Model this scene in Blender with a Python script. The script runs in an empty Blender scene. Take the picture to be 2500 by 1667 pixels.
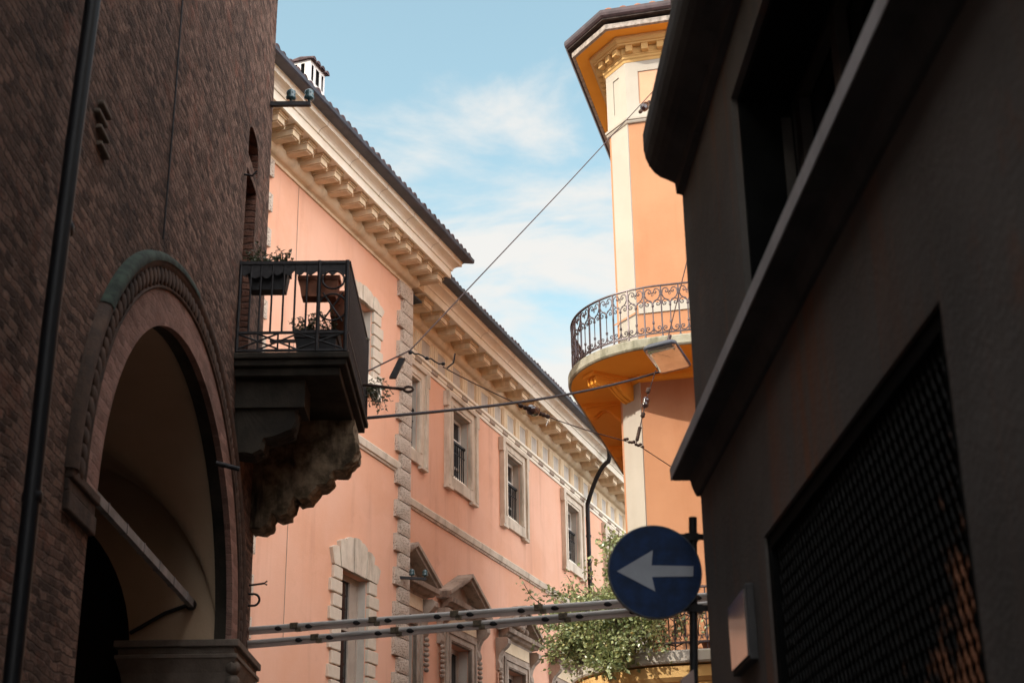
import bpy, math, random
from mathutils import Vector, Matrix
R_ = math.radians
random.seed(7)
S = bpy.context.scene
COL = S.collection

# ------------------------------------------------------------------ camera
cam_d = bpy.data.cameras.new("camera")
cam = bpy.data.objects.new("camera", cam_d)
COL.objects.link(cam)
cam_d.lens = 53.4
cam_d.sensor_width = 36.0
cam_d.clip_start = 0.05
cam_d.clip_end = 2000.0
rot = Matrix(((0.999386954, -0.0000928, -0.035010), (-0.0325455, -0.3710322, -0.9280495), (-0.0129037, 0.92861998, -0.3708078)))
cam.matrix_world = Matrix.Translation((0, 0, 1.6)) @ rot.to_4x4()
cam_d.dof.use_dof = True
cam_d.dof.focus_distance = 25.0
cam_d.dof.aperture_fstop = 4.0
S.camera = cam

# ------------------------------------------------------------------ light
SUN_AZ, SUN_EL = -117.0, 30.0
sd = Vector((math.sin(R_(SUN_AZ)) * math.cos(R_(SUN_EL)), math.cos(R_(SUN_AZ)) * math.cos(R_(SUN_EL)), math.sin(R_(SUN_EL))))
sun_d = bpy.data.lights.new("sun", 'SUN')
sun_d.energy = 2.0
sun_d.angle = R_(0.53)
sun_d.color = (1.0, 0.925, 0.82)
sun = bpy.data.objects.new("sun", sun_d)
sun.rotation_euler = sd.to_track_quat('Z', 'Y').to_euler()
sun.location = sd * 60
COL.objects.link(sun)

W = bpy.data.worlds.new("World")
S.world = W
W.use_nodes = True
wt = W.node_tree
wt.nodes.clear()
def wn(t, **k):
    n = wt.nodes.new(t)
    for a, b in k.items():
        setattr(n, a, b)
    return n
def wmath(op, a, b=None, c=None, clamp=False):
    n = wn('ShaderNodeMath', operation=op)
    n.use_clamp = clamp
    for i, v in enumerate((a, b, c)):
        if v is None: continue
        if isinstance(v, (int, float)): n.inputs[i].default_value = v
        else: wt.links.new(v, n.inputs[i])
    return n.outputs[0]
sky = wn('ShaderNodeTexSky', sky_type='NISHITA')
sky.sun_disc = False
sky.sun_elevation = R_(SUN_EL)
sky.sun_rotation = R_(SUN_AZ)
sky.air_density = 1.0
sky.dust_density = 2.4
sky.ozone_density = 1.0
SKY = 0.15
tc = wn('ShaderNodeTexCoord')
sep = wn('ShaderNodeSeparateXYZ')
wt.links.new(tc.outputs['Generated'], sep.inputs[0])
X, Y, Z = sep.outputs
zz = wmath('MAXIMUM', Z, 0.06)
px = wmath('DIVIDE', X, zz)
py = wmath('DIVIDE', Y, zz)
cmb = wn('ShaderNodeCombineXYZ')
wt.links.new(px, cmb.inputs[0]); wt.links.new(py, cmb.inputs[1])
def wnoise(scale, detail, rough, dist, off=(0, 0, 0), stretch=(1, 1, 1)):
    mp = wn('ShaderNodeMapping')
    mp.inputs['Location'].default_value = off
    mp.inputs['Scale'].default_value = stretch
    wt.links.new(cmb.outputs[0], mp.inputs[0])
    n = wn('ShaderNodeTexNoise')
    n.inputs['Scale'].default_value = scale
    n.inputs['Detail'].default_value = detail
    n.inputs['Roughness'].default_value = rough
    n.inputs['Distortion'].default_value = dist
    wt.links.new(mp.outputs[0], n.inputs['Vector'])
    return n.outputs['Fac']
n1 = wnoise(2.6, 9, 0.58, 0.5, (3.6, 1.2, 0), (0.8, 1.0, 1))
n2 = wnoise(0.9, 3, 0.5, 0.1, (1.7, 4.1, 0))
# more cloud low down, clear above; an added unseen bright cloud opposite the sun and overhead brightens the palazzo
low = wmath('MULTIPLY_ADD', Z, -2.2, 1.08)
dens = wmath('ADD', wmath('MULTIPLY', n1, 1.0), wmath('MULTIPLY', n2, 0.35))
dens = wmath('ADD', dens, low)
cl = wn('ShaderNodeMapRange', interpolation_type='SMOOTHSTEP')
cl.inputs['From Min'].default_value = 0.66
cl.inputs['From Max'].default_value = 0.90
wt.links.new(dens, cl.inputs['Value'])
fill_d = wmath('ADD', wmath('MULTIPLY', X, 0.80), wmath('MULTIPLY', Y, -0.60))
fill_cloud = wn('ShaderNodeMapRange', interpolation_type='SMOOTHSTEP')
fill_cloud.inputs['From Min'].default_value = 0.28
fill_cloud.inputs['From Max'].default_value = 0.70
wt.links.new(fill_d, fill_cloud.inputs['Value'])
zen = wn('ShaderNodeMapRange', interpolation_type='SMOOTHSTEP')
zen.inputs['From Min'].default_value = 0.66
zen.inputs['From Max'].default_value = 0.84
wt.links.new(Z, zen.inputs['Value'])
fill_a = wmath('MAXIMUM', fill_cloud.outputs[0], wmath('MULTIPLY', zen.outputs[0], 0.7))
fill_n = wmath('MULTIPLY', fill_a, wmath('MULTIPLY_ADD', n1, 0.8, 0.6), clamp=True)
cloudc = wn('ShaderNodeMix', data_type='RGBA')
cloudc.inputs['A'].default_value = (2.75, 2.70, 2.6, 1)
cloudc.inputs['B'].default_value = (13.2, 13.4, 13.7, 1)
wt.links.new(fill_n, cloudc.inputs['Factor'])
fac = wmath('MAXIMUM', wmath('MULTIPLY', cl.outputs[0], 0.97), fill_n, clamp=True)
tint = wn('ShaderNodeMix', data_type='RGBA', blend_type='MULTIPLY')
tint.inputs['Factor'].default_value = 1.0
tint.inputs['B'].default_value = (1.22, 1.24, 0.92, 1)
wt.links.new(sky.outputs[0], tint.inputs['A'])
mixw = wn('ShaderNodeMix', data_type='RGBA')
wt.links.new(fac, mixw.inputs['Factor'])
wt.links.new(tint.outputs['Result'], mixw.inputs['A'])
wt.links.new(cloudc.outputs['Result'], mixw.inputs['B'])
bg = wn('ShaderNodeBackground')
bg.inputs['Strength'].default_value = SKY
wt.links.new(mixw.outputs['Result'], bg.inputs['Color'])
wo = wn('ShaderNodeOutputWorld')
wt.links.new(bg.outputs[0], wo.inputs['Surface'])

S.view_settings.view_transform = 'Standard'
S.view_settings.look = 'None'
S.view_settings.exposure = 1.15
S.view_settings.gamma = 1.0

# ------------------------------------------------------------------ materials
class NT:
    def __init__(s, name):
        s.m = bpy.data.materials.new(name)
        s.m.use_nodes = True
        s.t = s.m.node_tree
        s.b = s.t.nodes['Principled BSDF']
        s.tc = s.t.nodes.new('ShaderNodeTexCoord')
    def n(s, typ, **k):
        x = s.t.nodes.new(typ)
        for a, b in k.items(): setattr(x, a, b)
        return x
    def l(s, a, b): s.t.links.new(a, b)
    def vec(s, scale=(1, 1, 1), loc=(0, 0, 0), rot=(0, 0, 0)):
        mp = s.n('ShaderNodeMapping')
        mp.inputs['Scale'].default_value = scale
        mp.inputs['Location'].default_value = loc
        mp.inputs['Rotation'].default_value = rot
        s.l(s.tc.outputs['Object'], mp.inputs[0])
        return mp.outputs[0]
    def noise(s, scale, detail=4, rough=0.55, stretch=(1, 1, 1), loc=(0, 0, 0), dist=0.0):
        x = s.n('ShaderNodeTexNoise')
        x.inputs['Scale'].default_value = scale
        x.inputs['Detail'].default_value = detail
        x.inputs['Roughness'].default_value = rough
        x.inputs['Distortion'].default_value = dist
        s.l(s.vec(stretch, loc), x.inputs['Vector'])
        return x.outputs['Fac']
    def ramp(s, f, a, b, smooth=True):
        x = s.n('ShaderNodeMapRange')
        if smooth: x.interpolation_type = 'SMOOTHSTEP'
        x.inputs['From Min'].default_value = a
        x.inputs['From Max'].default_value = b
        s.l(f, x.inputs['Value'])
        return x.outputs[0]
    def mix(s, f, a, b, mode='MIX'):
        x = s.n('ShaderNodeMix', data_type='RGBA', blend_type=mode)
        for k, v in (('Factor', f), ('A', a), ('B', b)):
            if isinstance(v, tuple): x.inputs[k].default_value = v + (1,) if len(v) == 3 else v
            elif isinstance(v, (int, float)): x.inputs[k].default_value = v
            else: s.l(v, x.inputs[k])
        return x.outputs['Result']
    def mul(s, a, b):
        x = s.n('ShaderNodeMath', operation='MULTIPLY')
        for i, v in enumerate((a, b)):
            if isinstance(v, (int, float)): x.inputs[i].default_value = v
            else: s.l(v, x.inputs[i])
        return x.outputs[0]
    def add(s, a, b):
        x = s.n('ShaderNodeMath', operation='ADD')
        for i, v in enumerate((a, b)):
            if isinstance(v, (int, float)): x.inputs[i].default_value = v
            else: s.l(v, x.inputs[i])
        return x.outputs[0]
    def bump(s, h, strength, dist=0.01):
        x = s.n('ShaderNodeBump')
        x.inputs['Strength'].default_value = strength
        x.inputs['Distance'].default_value = dist
        s.l(h, x.inputs['Height'])
        s.l(x.outputs[0], s.b.inputs['Normal'])
    def out(s, col, rough=0.85, spec=0.3, metal=0.0):
        if isinstance(col, tuple): s.b.inputs['Base Color'].default_value = col + (1,)
        else: s.l(col, s.b.inputs['Base Color'])
        s.b.inputs['Roughness'].default_value = rough
        s.b.inputs['Specular IOR Level'].default_value = spec
        s.b.inputs['Metallic'].default_value = metal
        return s.m

def plaster(name, c, c2, stain=None, stain_amt=0.4, sc=0.7, rough=0.9, bump=0.25, streak_sc=2.2):
    t = NT(name)
    a = t.ramp(t.noise(sc, 6, 0.6), 0.32, 0.68)
    col = t.mix(a, c, c2)
    if stain:
        st = t.ramp(t.noise(streak_sc, 5, 0.62, (1, 1, 0.10), (3, 1, 7)), 0.50, 0.76)
        col = t.mix(t.mul(st, stain_amt), col, stain)
        sp = t.ramp(t.noise(1.6, 8, 0.7, (1, 1, 0.7), (9, 2, 4)), 0.58, 0.72)
        col = t.mix(t.mul(sp, stain_amt * 0.6), col, stain)
    pt = t.ramp(t.noise(0.5, 5, 0.6, (1, 1, 1.3), (6, 6, 2), 0.4), 0.53, 0.58)
    col = t.mix(t.mul(pt, 0.16), col, tuple(min(1.0, x * 1.16) for x in c2))
    f = t.noise(9.0, 6, 0.7)
    col = t.mix(t.mul(t.ramp(f, 0.35, 0.7), 0.16), col, c2)
    t.bump(t.add(t.mul(t.noise(45, 4, 0.6), 0.6), t.mul(f, 0.8)), bump, 0.02)
    return t.out(col, rough, 0.2)

def stone(name, c, c2, stain, amt=0.5, pits=False, sc=2.0, bump=0.3):
    t = NT(name)
    a = t.ramp(t.noise(sc, 7, 0.65), 0.3, 0.7)
    col = t.mix(a, c, c2)
    st = t.ramp(t.noise(3.5, 6, 0.65, (1, 1, 0.22), (5, 3, 1)), 0.46, 0.72)
    col = t.mix(t.mul(st, amt), col, stain)
    h = t.mul(t.noise(30, 6, 0.65), 0.7)
    if pits:
        v = t.n('ShaderNodeTexVoronoi')
        v.inputs['Scale'].default_value = 30.0
        v.inputs['Randomness'].default_value = 1.0
        t.l(t.vec((1, 1, 1.3)), v.inputs['Vector'])
        pit = t.mul(t.ramp(t.mul(v.outputs['Distance'], -1.0), -0.48, -0.22), t.ramp(t.noise(6.0, 3), 0.36, 0.52))
        col = t.mix(t.mul(pit, 0.65), col, (stain[0] * 0.6, stain[1] * 0.55, stain[2] * 0.5))
        h = t.add(h, t.mul(pit, -1.6))
    t.bump(h, bump, 0.03 if pits else 0.012)
    return t.out(col, 0.9, 0.2)

def brick(name, c1, c2, mortar, bw=0.135, rh=0.050, mo=0.007, dirt=(0.02, 0.018, 0.017), dirt_amt=0.5, bump=0.8, tone=1.0):
    t = NT(name)
    sx = t.n('ShaderNodeSeparateXYZ'); t.l(t.tc.outputs['Object'], sx.inputs[0])
    cx = t.n('ShaderNodeCombineXYZ')
    wob = t.mul(t.add(t.noise(2.1, 6, 0.65), -0.5), 0.14)
    wob2 = t.mul(t.add(t.noise(2.7, 5, 0.65, (1, 1, 1), (3, 8, 1)), -0.5), 0.22)
    t.l(t.add(t.add(sx.outputs[0], sx.outputs[1]), wob2), cx.inputs[0])
    t.l(t.add(sx.outputs[2], wob), cx.inputs[1])
    br = t.n('ShaderNodeTexBrick')
    br.inputs['Scale'].default_value = 1.0
    br.inputs['Brick Width'].default_value = bw
    br.inputs['Row Height'].default_value = rh
    br.inputs['Mortar Size'].default_value = mo
    br.inputs['Mortar Smooth'].default_value = 0.6
    br.inputs['Color1'].default_value = (0, 0, 0, 1)
    br.inputs['Color2'].default_value = (1, 1, 1, 1)
    br.inputs['Mortar'].default_value = (0.45, 0.45, 0.45, 1)
    t.l(cx.outputs[0], br.inputs['Vector'])
    col = t.mix(br.outputs['Color'], tuple(x * (1 - 0.62 * tone) for x in c1), tuple(x * (1 + 0.35 * tone) for x in c2))
    col = t.mix(t.mul(br.outputs['Fac'], 0.55), col, mortar)
    pv = t.noise(7.0, 7, 0.72, (1, 1, 2.0), (2, 2, 2))
    col = t.mix(t.mul(t.ramp(pv, 0.53, 0.70), 0.8 * tone), col, (c2[0] * 1.7, c2[1] * 1.85, c2[2] * 1.95))
    pd = t.noise(6.0, 7, 0.72, (1, 1, 2.0), (7, 1, 5))
    col = t.mix(t.mul(t.ramp(pd, 0.52, 0.66), 0.8 * tone), col, (c1[0] * 0.35, c1[1] * 0.36, c1[2] * 0.4))
    rd = t.ramp(t.noise(2.6, 6, 0.7, (1, 1, 1.4), (1, 6, 5)), 0.54, 0.68)
    col = t.mix(t.mul(rd, 0.55 * tone), col, (c2[0] * 1.35, c2[1] * 0.95, c2[2] * 0.85))
    d = t.ramp(t.noise(0.55, 7, 0.66, (1, 1, 0.7)), 0.42, 0.70)
    col = t.mix(t.mul(d, dirt_amt), col, dirt)
    h = t.add(t.mul(br.outputs['Fac'], -1.0), t.add(t.mul(t.noise(22, 5, 0.7), 0.9), t.mul(pv, 1.4)))
    t.bump(h, bump, 0.03)
    return t.out(col, 0.93, 0.15)

def simple(name, c, rough=0.6, metal=0.0, spec=0.4, var=0.25, sc=6.0, bump=0.1):
    t = NT(name)
    n = t.ramp(t.noise(sc, 5, 0.6), 0.3, 0.7)
    col = t.mix(n, tuple(x * (1 - var) for x in c), tuple(min(1, x * (1 + var)) for x in c))
    if bump: t.bump(t.noise(sc * 6, 4), bump, 0.006)
    return t.out(col, rough, spec, metal)

def glass_pane(name, c=(0.010, 0.012, 0.015), rough=0.06):
    t = NT(name)
    t.bump(t.noise(1.7, 2), 0.05, 0.05)
    return t.out(c, rough, 0.4)

def leaf_mat(name, a, b, c, sc=7.0):
    t = NT(name)
    n = t.noise(sc, 2, 0.5)
    col = t.mix(t.ramp(n, 0.38, 0.56), a, b)
    n2 = t.noise(sc * 1.7, 2, 0.5, (1, 1, 1), (4, 4, 4))
    col = t.mix(t.ramp(n2, 0.62, 0.72), col, c)
    t.out(col, 0.33, 0.8)
    tr = t.n('ShaderNodeBsdfTranslucent'); t.l(col, tr.inputs['Color'])
    mx = t.n('ShaderNodeMixShader'); mx.inputs[0].default_value = 0.30
    t.l(t.b.outputs[0], mx.inputs[1]); t.l(tr.outputs[0], mx.inputs[2])
    t.l(mx.outputs[0], t.t.nodes['Material Output'].inputs['Surface'])
    return t.m

M = {}
M['pink'] = plaster('salmon_stucco', (0.73, 0.385, 0.250), (0.78, 0.455, 0.325), (0.56, 0.29, 0.20), 0.55, 0.45, bump=0.2)
M['stone'] = stone('pale_sandstone', (0.68, 0.53, 0.35), (0.78, 0.65, 0.47), (0.36, 0.27, 0.18), 0.4)
M['stone_white'] = stone('white_limestone', (0.82, 0.74, 0.60), (0.86, 0.81, 0.70), (0.58, 0.48, 0.36), 0.18)
M['stone_old'] = stone('weathered_brown_stone', (0.32, 0.25, 0.195), (0.45, 0.37, 0.30), (0.10, 0.075, 0.06), 0.8)
M['stone_frame'] = stone('grey_beige_stone', (0.56, 0.47, 0.37), (0.68, 0.59, 0.48), (0.27, 0.21, 0.155), 0.6, False, 3.0)
M['tufa'] = stone('pitted_tufa', (0.56, 0.46, 0.37), (0.66, 0.56, 0.47), (0.36, 0.26, 0.19), 0.35, True, 1.2, 0.8)
M['stone_grey'] = stone('grey_panel_stone', (0.44, 0.39, 0.33), (0.52, 0.47, 0.41), (0.32, 0.27, 0.23), 0.4)
M['orange'] = plaster('orange_stucco', (0.43, 0.205, 0.110), (0.47, 0.235, 0.13), (0.36, 0.15, 0.07), 0.35, 0.6, bump=0.2)
M['deep_orange'] = plaster('deep_orange_stucco', (0.84, 0.36, 0.045), (0.88, 0.40, 0.06), None, 0, 0.8, bump=0.1)
M['cream'] = plaster('cream_stucco', (0.41, 0.372, 0.32), (0.44, 0.402, 0.35), (0.36, 0.31, 0.25), 0.3, 0.8, bump=0.1)
M['ochre'] = plaster('ochre_stucco', (0.60, 0.37, 0.14), (0.64, 0.41, 0.17), (0.50, 0.27, 0.10), 0.25, 0.9, bump=0.1)
M['slab'] = stone('lichen_concrete', (0.27, 0.25, 0.19), (0.36, 0.34, 0.27), (0.10, 0.10, 0.06), 0.8, False, 5.0, 0.5)
M['brick'] = brick('old_dark_brick', (0.138, 0.076, 0.055), (0.192, 0.114, 0.084), (0.100, 0.076, 0.060))
M['brick_red'] = brick('reveal_brick', (0.17, 0.075, 0.05), (0.20, 0.095, 0.065), (0.05, 0.04, 0.035), 0.26, 0.068, 0.012, dirt_amt=0.35, tone=0.3)
M['vouss'] = brick('pinkish_voussoir_brick', (0.24, 0.14, 0.11), (0.31, 0.185, 0.15), (0.26, 0.17, 0.14), 0.3, 0.06, 0.006, (0.08, 0.055, 0.048), 0.55, 0.4, 0.35)
M['terracotta_dark'] = stone('sooty_terracotta', (0.060, 0.042, 0.034), (0.11, 0.068, 0.05), (0.02, 0.018, 0.016), 0.7, False, 7.0, 0.8)
M['moss'] = simple('mossy_terracotta', (0.024, 0.036, 0.025), 0.95, var=0.7, sc=9)
M['vault'] = plaster('brown_vault_plaster', (0.40, 0.285, 0.185), (0.46, 0.34, 0.235), (0.28, 0.195, 0.13), 0.4, 0.6, bump=0.2)
M['capital'] = stone('sooty_sandstone', (0.13, 0.105, 0.085), (0.20, 0.16, 0.13), (0.04, 0.035, 0.03), 0.6, False, 4.0, 0.6)
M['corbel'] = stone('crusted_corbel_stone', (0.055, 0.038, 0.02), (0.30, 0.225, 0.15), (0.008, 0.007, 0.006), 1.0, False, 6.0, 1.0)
M['soffit_black'] = stone('black_stone', (0.020, 0.017, 0.014), (0.045, 0.037, 0.028), (0.010, 0.009, 0.008), 0.7, False, 3.0, 0.5)
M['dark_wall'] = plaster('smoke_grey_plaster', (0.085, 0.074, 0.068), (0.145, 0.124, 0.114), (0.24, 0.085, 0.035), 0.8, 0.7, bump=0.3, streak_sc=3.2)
M['lit_edge'] = stone('lit_ledge_stone', (0.42, 0.39, 0.39), (0.52, 0.48, 0.48), (0.22, 0.20, 0.19), 0.4)
M['dark_cornice'] = stone('dark_cornice_shade_ledge', (0.06, 0.056, 0.056), (0.09, 0.083, 0.082), (0.03, 0.028, 0.028), 0.5)
M['black_wood'] = simple('black_door_and_lining', (0.006, 0.006, 0.006), 0.95, 0.0, 0.05)
M['iron'] = simple('black_iron', (0.018, 0.016, 0.017), 0.55, 0.3, 0.4, 0.4, 20, 0.2)
M['rust'] = simple('rusty_iron', (0.055, 0.032, 0.024), 0.8, 0.2, 0.3, 0.5, 18, 0.3)
M['iron_grey'] = simple('grey_painted_iron', (0.095, 0.072, 0.08), 0.42, 0.35, 0.5, 0.3, 14, 0.15)
M['zinc'] = simple('zinc_gutter', (0.045, 0.05, 0.066), 0.5, 0.2, 0.5, 0.3, 5, 0.1)
M['zinc_dark'] = simple('dark_purple_gutter', (0.085, 0.058, 0.062), 0.36, 0.3, 0.5, 0.25, 5, 0.1)
M['beam'] = simple('bleached_grey_beam', (0.33, 0.28, 0.25), 0.85, 0.0, 0.2, 0.35, 12, 0.4)
M['dark_beam'] = simple('dark_brown_beam', (0.055, 0.042, 0.038), 0.8, 0.0, 0.2, 0.4, 10, 0.4)
M['tile'] = simple('roof_tile', (0.075, 0.048, 0.05), 0.85, 0, 0.2, 0.45, 6, 0.3)
M['tile_red'] = simple('terracotta_tile', (0.36, 0.15, 0.085), 0.85, 0, 0.2, 0.4, 6, 0.3)
M['white_wash'] = plaster('whitewashed_render', (0.62, 0.58, 0.55), (0.70, 0.67, 0.63), (0.42, 0.36, 0.34), 0.4, 1.5)
M['glass'] = glass_pane('dark_window_glass')
M['dark'] = simple('dark_room', (0.012, 0.011, 0.010), 0.9, bump=0)
M['frame_white'] = simple('white_sash_paint', (0.66, 0.63, 0.57), 0.5, var=0.1)
M['shutter'] = simple('beige_shutter', (0.40, 0.33, 0.27), 0.7, var=0.12, sc=3)
M['curtain'] = simple('grey_curtain', (0.30, 0.27, 0.25), 0.9, var=0.2, sc=3)
M['sign_blue'] = simple('blue_sign_face', (0.004, 0.021, 0.075), 0.6, 0.0, 0.3, 0.35, 14, 0.08)
M['sign_white'] = simple('greyed_sign_white', (0.36, 0.365, 0.40), 0.6, 0, 0.3, 0.08, 6, 0.05)
M['sign_back'] = simple('grey_sign_rim', (0.10, 0.11, 0.13), 0.5, 0.3)
M['tube'] = simple('pale_grey_tube', (0.46, 0.42, 0.39), 0.45, 0, 0.5, 0.12, 3, 0.05)
M['tube_clear'] = simple('pinkish_tube_skirt', (0.40, 0.31, 0.27), 0.5, 0, 0.5, 0.12, 3, 0.05)
M['clip'] = simple('tarnished_clip', (0.13, 0.10, 0.065), 0.6, 0.3, 0.4, 0.5, 40)
M['cable'] = simple('dark_cable', (0.016, 0.014, 0.019), 0.7, 0, 0.4, 0.3, 30, 0.3)
M['wire'] = simple('rusty_wire', (0.05, 0.026, 0.024), 0.7, 0.3, 0.4, 0.4, 30, 0)
M['insulator'] = simple('teal_glass_insulator', (0.035, 0.085, 0.095), 0.12, 0, 0.7, 0.3, 8, 0)
M['brown_ins'] = simple('brown_porcelain', (0.035, 0.018, 0.018), 0.12, 0, 0.7, 0.2, 8, 0)
M['plant'] = leaf_mat('climbing_rose_leaf', (0.17, 0.22, 0.10), (0.36, 0.40, 0.18), (0.55, 0.42, 0.14))
M['plant_dark'] = leaf_mat('balcony_plant_leaf', (0.030, 0.045, 0.022), (0.06, 0.075, 0.03), (0.12, 0.07, 0.04))
M['stem'] = simple('woody_stem', (0.10, 0.065, 0.04), 0.9)
M['pot'] = simple('terracotta_pot', (0.26, 0.10, 0.055), 0.8, var=0.3)
M['pot_black'] = simple('black_planter', (0.014, 0.014, 0.016), 0.6)
M['pot_red'] = simple('red_flower_pot', (0.45, 0.04, 0.02), 0.5)
M['pot_yellow'] = simple('ochre_flower_pot', (0.50, 0.26, 0.04), 0.5)
M['asphalt'] = stone('porphyry_paving', (0.07, 0.063, 0.06), (0.10, 0.09, 0.085), (0.05, 0.045, 0.04), 0.4)
def patchy_mesh():
    t = NT('black_mesh_orange_glow')
    d = t.n('ShaderNodeVectorMath', operation='DISTANCE')      # orange reflected light painted onto the mesh around this corner
    t.l(t.tc.outputs['Object'], d.inputs[0]); d.inputs[1].default_value = (-3.35, 0.03, 1.85)
    f = t.ramp(t.add(t.noise(7.0, 5, 0.7), t.mul(d.outputs['Value'], -0.50)), 0.10, 0.34)
    col = t.mix(f, (0.005, 0.0045, 0.004), (0.36, 0.14, 0.07))
    return t.out(col, 0.5, 0.4, 0.3)
M['lattice'] = patchy_mesh()
M['plaque'] = simple('polished_plaque', (0.62, 0.54, 0.50), 0.16, 0.9, 0.5, 0.1, 4, 0.02)
M['far'] = plaster('far_grey_render', (0.34, 0.36, 0.34), (0.40, 0.42, 0.40), (0.22, 0.22, 0.2), 0.3)
M['far_dark'] = simple('far_dark_shingle', (0.06, 0.06, 0.055), 0.8)

# ------------------------------------------------------------------ mesh builder
class MB:
    def __init__(s): s.v = []; s.f = []; s.sm = []
    def add(s, vs, fs, smooth=False):
        o = len(s.v)
        s.v += [tuple(p) for p in vs]
        for f in fs:
            s.f.append([i + o for i in f]); s.sm.append(smooth)
        return s
    def quad(s, a, b, c, d): return s.add([a, b, c, d], [(0, 1, 2, 3)])
    def box(s, x0, x1, y0, y1, z0, z1):
        v = [(x0, y0, z0), (x1, y0, z0), (x1, y1, z0), (x0, y1, z0), (x0, y0, z1), (x1, y0, z1), (x1, y1, z1), (x0, y1, z1)]
        return s.add(v, [(0, 3, 2, 1), (4, 5, 6, 7), (0, 1, 5, 4), (1, 2, 6, 5), (2, 3, 7, 6), (3, 0, 4, 7)])
    def obox(s, c, ax, ay, az):
        c = Vector(c); ax = Vector(ax); ay = Vector(ay); az = Vector(az)
        v = [c + ax * i + ay * j + az * k for k in (-1, 1) for (i, j) in ((-1, -1), (1, -1), (1, 1), (-1, 1))]
        return s.add(v, [(0, 3, 2, 1), (4, 5, 6, 7), (0, 1, 5, 4), (1, 2, 6, 5), (2, 3, 7, 6), (3, 0, 4, 7)])
    def prism(s, poly, fn, smooth=False):
        """poly: list of 2d points, fn(p, k) -> 3d for k=0,1"""
        n = len(poly)
        v = [fn(p, 0) for p in poly] + [fn(p, 1) for p in poly]
        f = [tuple(range(n))[::-1], tuple(range(n, 2 * n))]
        s.add(v, f)
        s.add(v, [(i, (i + 1) % n, n + (i + 1) % n, n + i) for i in range(n)], smooth)
        return s
    def sweep(s, prof, stations, closed=False, caps=True, smooth=False):
        """prof: number of points; stations: list of lists of 3d pts (len n)"""
        n = len(stations[0])
        vs = [p for st in stations for p in st]
        fs = []
        m = n if closed else n - 1
        for k in range(len(stations) - 1):
            for i in range(m):
                j = (i + 1) % n
                fs.append((k * n + i, k * n + j, (k + 1) * n + j, (k + 1) * n + i))
        s.add(vs, fs, smooth)
        if caps:
            s.add(stations[0], [tuple(range(n))[::-1]]); s.add(stations[-1], [tuple(range(n))])
        return s
    def tube(s, pts, r, seg=6, caps=True):
        pts = [Vector(p) for p in pts]
        if len(pts) < 2: return s
        rs = r if isinstance(r, (list, tuple)) else [r] * len(pts)
        t0 = (pts[1] - pts[0]).normalized()
        up = Vector((0, 0, 1)) if abs(t0.z) < 0.9 else Vector((1, 0, 0))
        nrm = (up - t0 * up.dot(t0)).normalized()
        st = []
        for i, p in enumerate(pts):
            a = pts[max(i - 1, 0)]; b = pts[min(i + 1, len(pts) - 1)]
            t = (b - a)
            t = t.normalized() if t.length > 1e-9 else t0
            nrm = nrm - t * nrm.dot(t)
            nrm = nrm.normalized() if nrm.length > 1e-6 else t.orthogonal().normalized()
            bi = t.cross(nrm)
            st.append([p + nrm * (rs[i] * math.cos(2 * math.pi * k / seg)) + bi * (rs[i] * math.sin(2 * math.pi * k / seg)) for k in range(seg)])
        return s.sweep(None, st, True, caps, True)
    def ell(s, c, rx, ry, rz, nu=10, nv=7):
        c = Vector(c); st = []
        for j in range(nv + 1):
            th = math.pi * j / nv
            st.append([c + Vector((rx * math.sin(th) * math.cos(2 * math.pi * i / nu), ry * math.sin(th) * math.sin(2 * math.pi * i / nu), rz * math.cos(th))) for i in range(nu)])
        return s.sweep(None, st, True, False, True)
    def lathe(s, prof, o=(0, 0, 0), seg=12):
        o = Vector(o)
        st = [[o + Vector((r * math.cos(2 * math.pi * i / seg), r * math.sin(2 * math.pi * i / seg), z)) for i in range(seg)] for r, z in prof]
        return s.sweep(None, st, True, True, True)
    def mesh(s, name, mat):
        me = bpy.data.meshes.new(name)
        me.from_pydata(s.v, [], s.f)
        me.materials.append(mat)
        me.polygons.foreach_set('use_smooth', s.sm)
        me.update()
        return me
    def build(s, name, mat, parent=None, loc=None, bevel=0, rotz=None):
        return link(name, s.mesh(name, mat), parent, loc, bevel, rotz)

def link(name, me, parent=None, loc=None, bevel=0, rotz=None):
    o = bpy.data.objects.new(name, me)
    COL.objects.link(o)
    if parent: o.parent = parent
    if loc is not None: o.location = loc
    if rotz is not None: o.rotation_euler = (0, 0, rotz)
    if bevel:
        b = o.modifiers.new('bevel', 'BEVEL'); b.width = bevel; b.segments = 2; b.limit_method = 'ANGLE'; b.angle_limit = R_(40)
    return o

def tag(o, label=None, cat=None, group=None, kind=None):
    if label: o['label'] = label
    if cat: o['category'] = cat
    if group: o['group'] = group
    if kind: o['kind'] = kind
    return o
def empty(name, loc, rz=0.0):
    o = bpy.data.objects.new(name, None)
    o.empty_display_size = 0.3
    o.location = loc; o.rotation_euler = (0, 0, rz)
    COL.objects.link(o)
    return o

def arc(c, r, a0, a1, n=12):
    return [(c[0] + r * math.cos(R_(a0 + (a1 - a0) * i / n)), c[1] + r * math.sin(R_(a0 + (a1 - a0) * i / n))) for i in range(n + 1)]

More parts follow.
